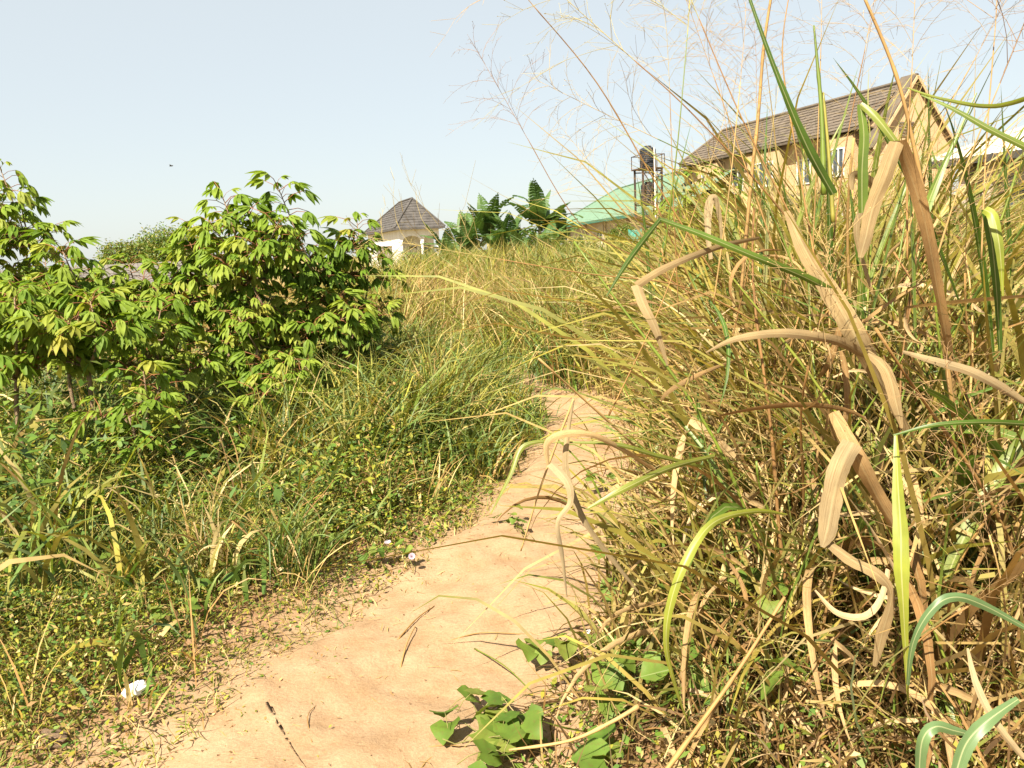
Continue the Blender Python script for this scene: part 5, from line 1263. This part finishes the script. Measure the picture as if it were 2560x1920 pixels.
# ================================================================== broad-leaved vines
def heart_leaf(seed):
    q = random.Random(seed); mb = MB(); n = 9; L_ = 0.09; rows = []
    for i in range(n + 1):
        s = i / n; w_ = 0.062 * (math.sin(math.pi * (0.13 + 0.87 * s) ** 0.62) ** 0.8 if i < n else 0.02) * (1.0 if i else 0.75)
        back = -0.022 if i == 0 else 0; z = -0.25 * L_ * s * s + 0.004 * math.sin(6 * s + seed)
        lift = w_ * q.uniform(0.08, 0.3); rows.append([(L_ * s + back, -w_, z + lift), (L_ * s + back * 0.3, -w_ * 0.5, z + lift * 0.35), (L_ * s, 0, z), (L_ * s + back * 0.3, w_ * 0.5, z + lift * 0.35), (L_ * s + back, w_, z + lift)])
    for r_ in rows: mb.v += r_
    for i in range(n):
        for k in range(4): mb.f.append((i * 5 + k, i * 5 + k + 1, (i + 1) * 5 + k + 1, (i + 1) * 5 + k)); mb.m.append(0)
    mb.tube([(0, 0, 0), (-0.03, 0, -0.025), (-0.05, 0, -0.06)], [0.0018, 0.0018, 0.0018], 5, 1)
    return mb.mesh('leaf', [M['vine_leaf'], M['vine_stem']], True)
HL = [heart_leaf(i) for i in range(7)]
def vine(px, py, label, nleaf, rad, zmax, sc=(0.6, 1.2), flowers=0, group='broad-leaved creeping vines'):
    b = hit(px, py); z0 = hz(b.x, b.y); e = empty('creeping_vine', (b.x, b.y, z0), 0, label, 'vine', group)
    st = MB(); spots = []
    for k in range(max(2, nleaf // 6)):
        a = rnd.uniform(0, 6.28); pts = [Vector((0, 0, 0))]
        for i in range(7):
            a += rnd.uniform(-0.5, 0.5); pts.append(pts[-1] + Vector((math.cos(a), math.sin(a), 0)) * rad / 5)
            x_, y_ = pts[-1].x + b.x, pts[-1].y + b.y; pts[-1].z = hz(x_, y_) - z0 + 0.02 + zmax * rnd.random(); spots.append(pts[-1])
        st.tube(pts, 0.0022, 5)
    st.build('stem', M['vine_stem'], e, True)
    for i in range(nleaf):
        p_ = spots[i % len(spots)] + Vector((rnd.gauss(0, 0.03), rnd.gauss(0, 0.03), 0.03 + 0.03 * rnd.random()))
        mw = Matrix.Translation(p_) @ Matrix.Rotation(rnd.uniform(0, 6.28), 4, 'Z') @ Matrix.Rotation(rnd.uniform(-0.2, 0.7), 4, 'Y') @ Matrix.Rotation(rnd.uniform(-0.5, 0.5), 4, 'X') @ Matrix.Scale(rnd.uniform(*sc), 4)
        link('leaf', HL[rnd.randrange(7)], e, mw=mw)
    for i in range(flowers):
        f_ = MB(); f_.tube([(0, 0, 0), (0, 0, 0.010), (0, 0, 0.018), (0, 0, 0.021)], [0.002, 0.004, 0.011, 0.018], 10, 0, False)
        p_ = spots[rnd.randrange(len(spots))] + Vector((0, 0, 0.06))
        f_.build('flower', M['petal'], e, True).matrix_local = Matrix.Translation(p_) @ Matrix.Rotation(rnd.uniform(0.2, 0.9), 4, 'X')
    return e
vine(1330, 1850, 'heart-leaved vine creeping onto the path from the right, nearest the bottom', 24, 0.22, 0.07, (0.6, 1.15))
vine(1480, 1640, 'heart-leaved vine at the path\'s right edge beside the dead grass', 16, 0.18, 0.06, (0.5, 0.9))
vine(1560, 1840, 'large-leaved vine at the bottom edge below the arching blade', 26, 0.26, 0.22, (0.6, 1.1))
vine(1840, 1830, 'heart-leaved vine in the dark litter at the bottom right', 30, 0.34, 0.42, (0.6, 1.1))
vine(1730, 1600, 'heart-leaved vine climbing into the dry tussock', 26, 0.30, 0.40, (0.6, 1.0))
vine(1560, 1230, 'small-leaved vine trailing over the path under the twisted leaf', 12, 0.25, 0.08, (0.45, 0.75))
vine(1000, 1400, 'vine with pale purple flowers at the left edge of the path', 12, 0.15, 0.05, (0.4, 0.7), 2)
vine(640, 1380, 'dark-leaved vine between the green tussocks of the left verge', 16, 0.30, 0.10, (0.8, 1.2))
vine(330, 1230, 'dark-leaved vine below the near cassava stems', 30, 0.55, 0.25, (0.9, 1.4))
vine(600, 1110, 'dark-leaved vine at the foot of the big cassava bush', 34, 0.55, 0.35, (0.9, 1.5), 3)
vine(120, 1250, 'dark-leaved vine at the left edge below the cassava', 26, 0.5, 0.28, (0.9, 1.4))
vine(2050, 1700, 'dark-leaved vine in the deep litter below the hanging lime blade', 26, 0.32, 0.45, (0.6, 1.0))
vine(1290, 1330, 'small vine at the inner bend of the path', 10, 0.14, 0.04, (0.4, 0.65))
vine(500, 1600, 'sparse vine among yellow weeds on the lower left', 10, 0.25, 0.06, (0.5, 0.8))

# ================================================================== small things on the ground
def lump(name, px, py, size, mat, label, cat, squash=(1, 1, 0.7), rot=0.0, rough=0.22, seed=1, lift=0.3):
    q = np.random.default_rng(seed); b = hit(px, py); mb = MB(); n, m = 9, 14
    ph = q.uniform(0, 6, 12)
    for i in range(n + 1):
        t_ = math.pi * i / n
        for j in range(m):
            a = 2 * math.pi * j / m; v = Vector((math.sin(t_) * math.cos(a), math.sin(t_) * math.sin(a), math.cos(t_)))
            r_ = 1 + rough * (math.sin(3 * v.x + ph[0]) * math.sin(4 * v.y + ph[1]) + 0.6 * math.sin(7 * v.z + ph[2] + 5 * v.x) + 0.35 * math.sin(11 * v.y + ph[3]) * math.sin(9 * v.x + ph[4]))
            mb.v.append((v.x * r_ * squash[0], v.y * r_ * squash[1], v.z * r_ * squash[2]))
    for i in range(n):
        for j in range(m):
            k = (j + 1) % m; mb.f.append((i * m + j, (i + 1) * m + j, (i + 1) * m + k, i * m + k)); mb.m.append(0)
    o = mb.build(name, M[mat], None, False, (b.x, b.y, hz(b.x, b.y) + size * squash[2] * lift)); o.scale = (size, size, size); o.rotation_euler = (0, 0, rot)
    return tag(o, label, cat)
lump('crumpled_cup', 345, 1775, 0.036, 'paper', 'crumpled white plastic cup lying in the weeds by the path', 'litter', (1.35, 0.8, 0.75), 0.9, 0.10, 3, 0.8)
lump('stone', 135, 1895, 0.05, 'stone', 'brown stone at the lower left corner', 'stone', (1.1, 0.9, 0.7), 0.4, 0.2, 5)
lump('stone', 1470, 1565, 0.012, 'paper', 'tiny white scrap among dead grass on the path\'s right edge', 'litter', (2.0, 0.7, 0.35), 1.1, 0.25, 8, 1.0).name = 'paper_scrap'
lump('stone', 1270, 1505, 0.008, 'stone', 'small dark pebble in the middle of the path', 'stone', (1.2, 0.9, 0.7), 0, 0.2, 9, 0.9)
lump('stone', 1050, 1600, 0.009, 'stone', 'small dark pebble near the fallen straw on the path', 'stone', (1.5, 0.8, 0.5), 0.5, 0.2, 11, 0.9)
def twig(name, pts, r_, mat, label, cat, ribbon=False):
    P = []
    for px, py, up in pts:
        b = hit(px, py); P.append(Vector((b.x, b.y, hz(b.x, b.y) + 0.012 + up)))
    o0 = P[0].copy(); Pc = catmull([p_ - o0 for p_ in P], 5); mb = MB(); m = len(Pc)
    mb.tube(Pc, [r_ * (1 - 0.5 * i / m) * (1.2 if i % 4 == 0 else 1) for i in range(m)], 6)
    o = mb.build(name, M[mat], None, True, o0); return tag(o, label, cat, 'stalks lying on the path')
twig('dry_stalk', [(995, 1590, 0), (1040, 1540, 0.01), (1085, 1500, 0.0)], 0.004, 'culm_dry', 'thick dry stalk lying beside the weeds on the path', 'stalk')
twig('dry_stalk', [(1120, 1585, 0), (1200, 1570, 0.01), (1310, 1566, 0.0)], 0.003, 'culm_dry', 'long pale stalk lying across the middle of the path', 'stalk')
twig('dry_stalk', [(1070, 1855, 0), (1115, 1850, 0.006), (1165, 1846, 0.0)], 0.0022, 'culm_dry', 'short brown twig lying on the sand at the bottom', 'stalk')
twig('dry_stalk', [(1042, 1920, 0), (1065, 1890, 0.004), (1088, 1868, 0.0)], 0.0025, 'culm_dry', 'pale straw at the bottom edge of the path', 'stalk')
twig('dry_stalk', [(1000, 1650, 0.0), (1015, 1610, 0.012), (1035, 1570, 0.02), (1037, 1555, 0.0)], 0.0034, 'culm_dry', 'curled brown leaf strip on the path below the thick stalk', 'stalk')
twig('dry_stalk', [(1185, 1598, 0.0), (1260, 1665, 0.05), (1325, 1720, 0.02)], 0.003, 'culm_green', 'greenish stalk pointing out over the path from the vine', 'stalk')
twig('dry_stalk', [(780, 1860, 0), (770, 1800, 0.01), (790, 1760, 0.0)], 0.0020, 'culm_dry', 'thin brown twig at the lower left of the sand', 'stalk')
# soil ledge where the path bends away
lg = MB(); b = hit(1335, 985)
pts = [(-0.30, -0.05, 0), (-0.1, -0.10, 0), (0.22, -0.07, 0), (0.30, 0.0, 0), (0.1, 0.07, 0), (-0.25, 0.06, 0)]
lg.prism(pts, (0, 0, 0.05)); o = lg.build('flat_stone', M['stone'], None, False, (b.x, b.y, hz(b.x, b.y) - 0.005)); tag(o, 'flat reddish brown stone where the path bends out of sight', 'stone')
# a bird far up
bp_ = at(428, 415, 60); bb = MB(); bb.tube([(-0.16, 0, 0), (-0.05, 0, 0.01), (0.08, 0, 0.01), (0.15, 0, 0.02)], [0.01, 0.045, 0.04, 0.012], 8)
bb.poly([(0.04, 0.02, 0.02), (-0.06, 0.02, 0.02), (-0.09, 0.22, 0.10), (0.0, 0.34, 0.06), (0.03, 0.2, 0.09)]); bb.poly([(0.04, -0.02, 0.02), (-0.06, -0.02, 0.02), (-0.09, -0.22, 0.10), (0.0, -0.34, 0.06), (0.03, -0.2, 0.09)])
o = bb.build('bird', M['feather'], None, False, bp_); tag(o, 'tiny dark bird in the empty sky', 'bird')
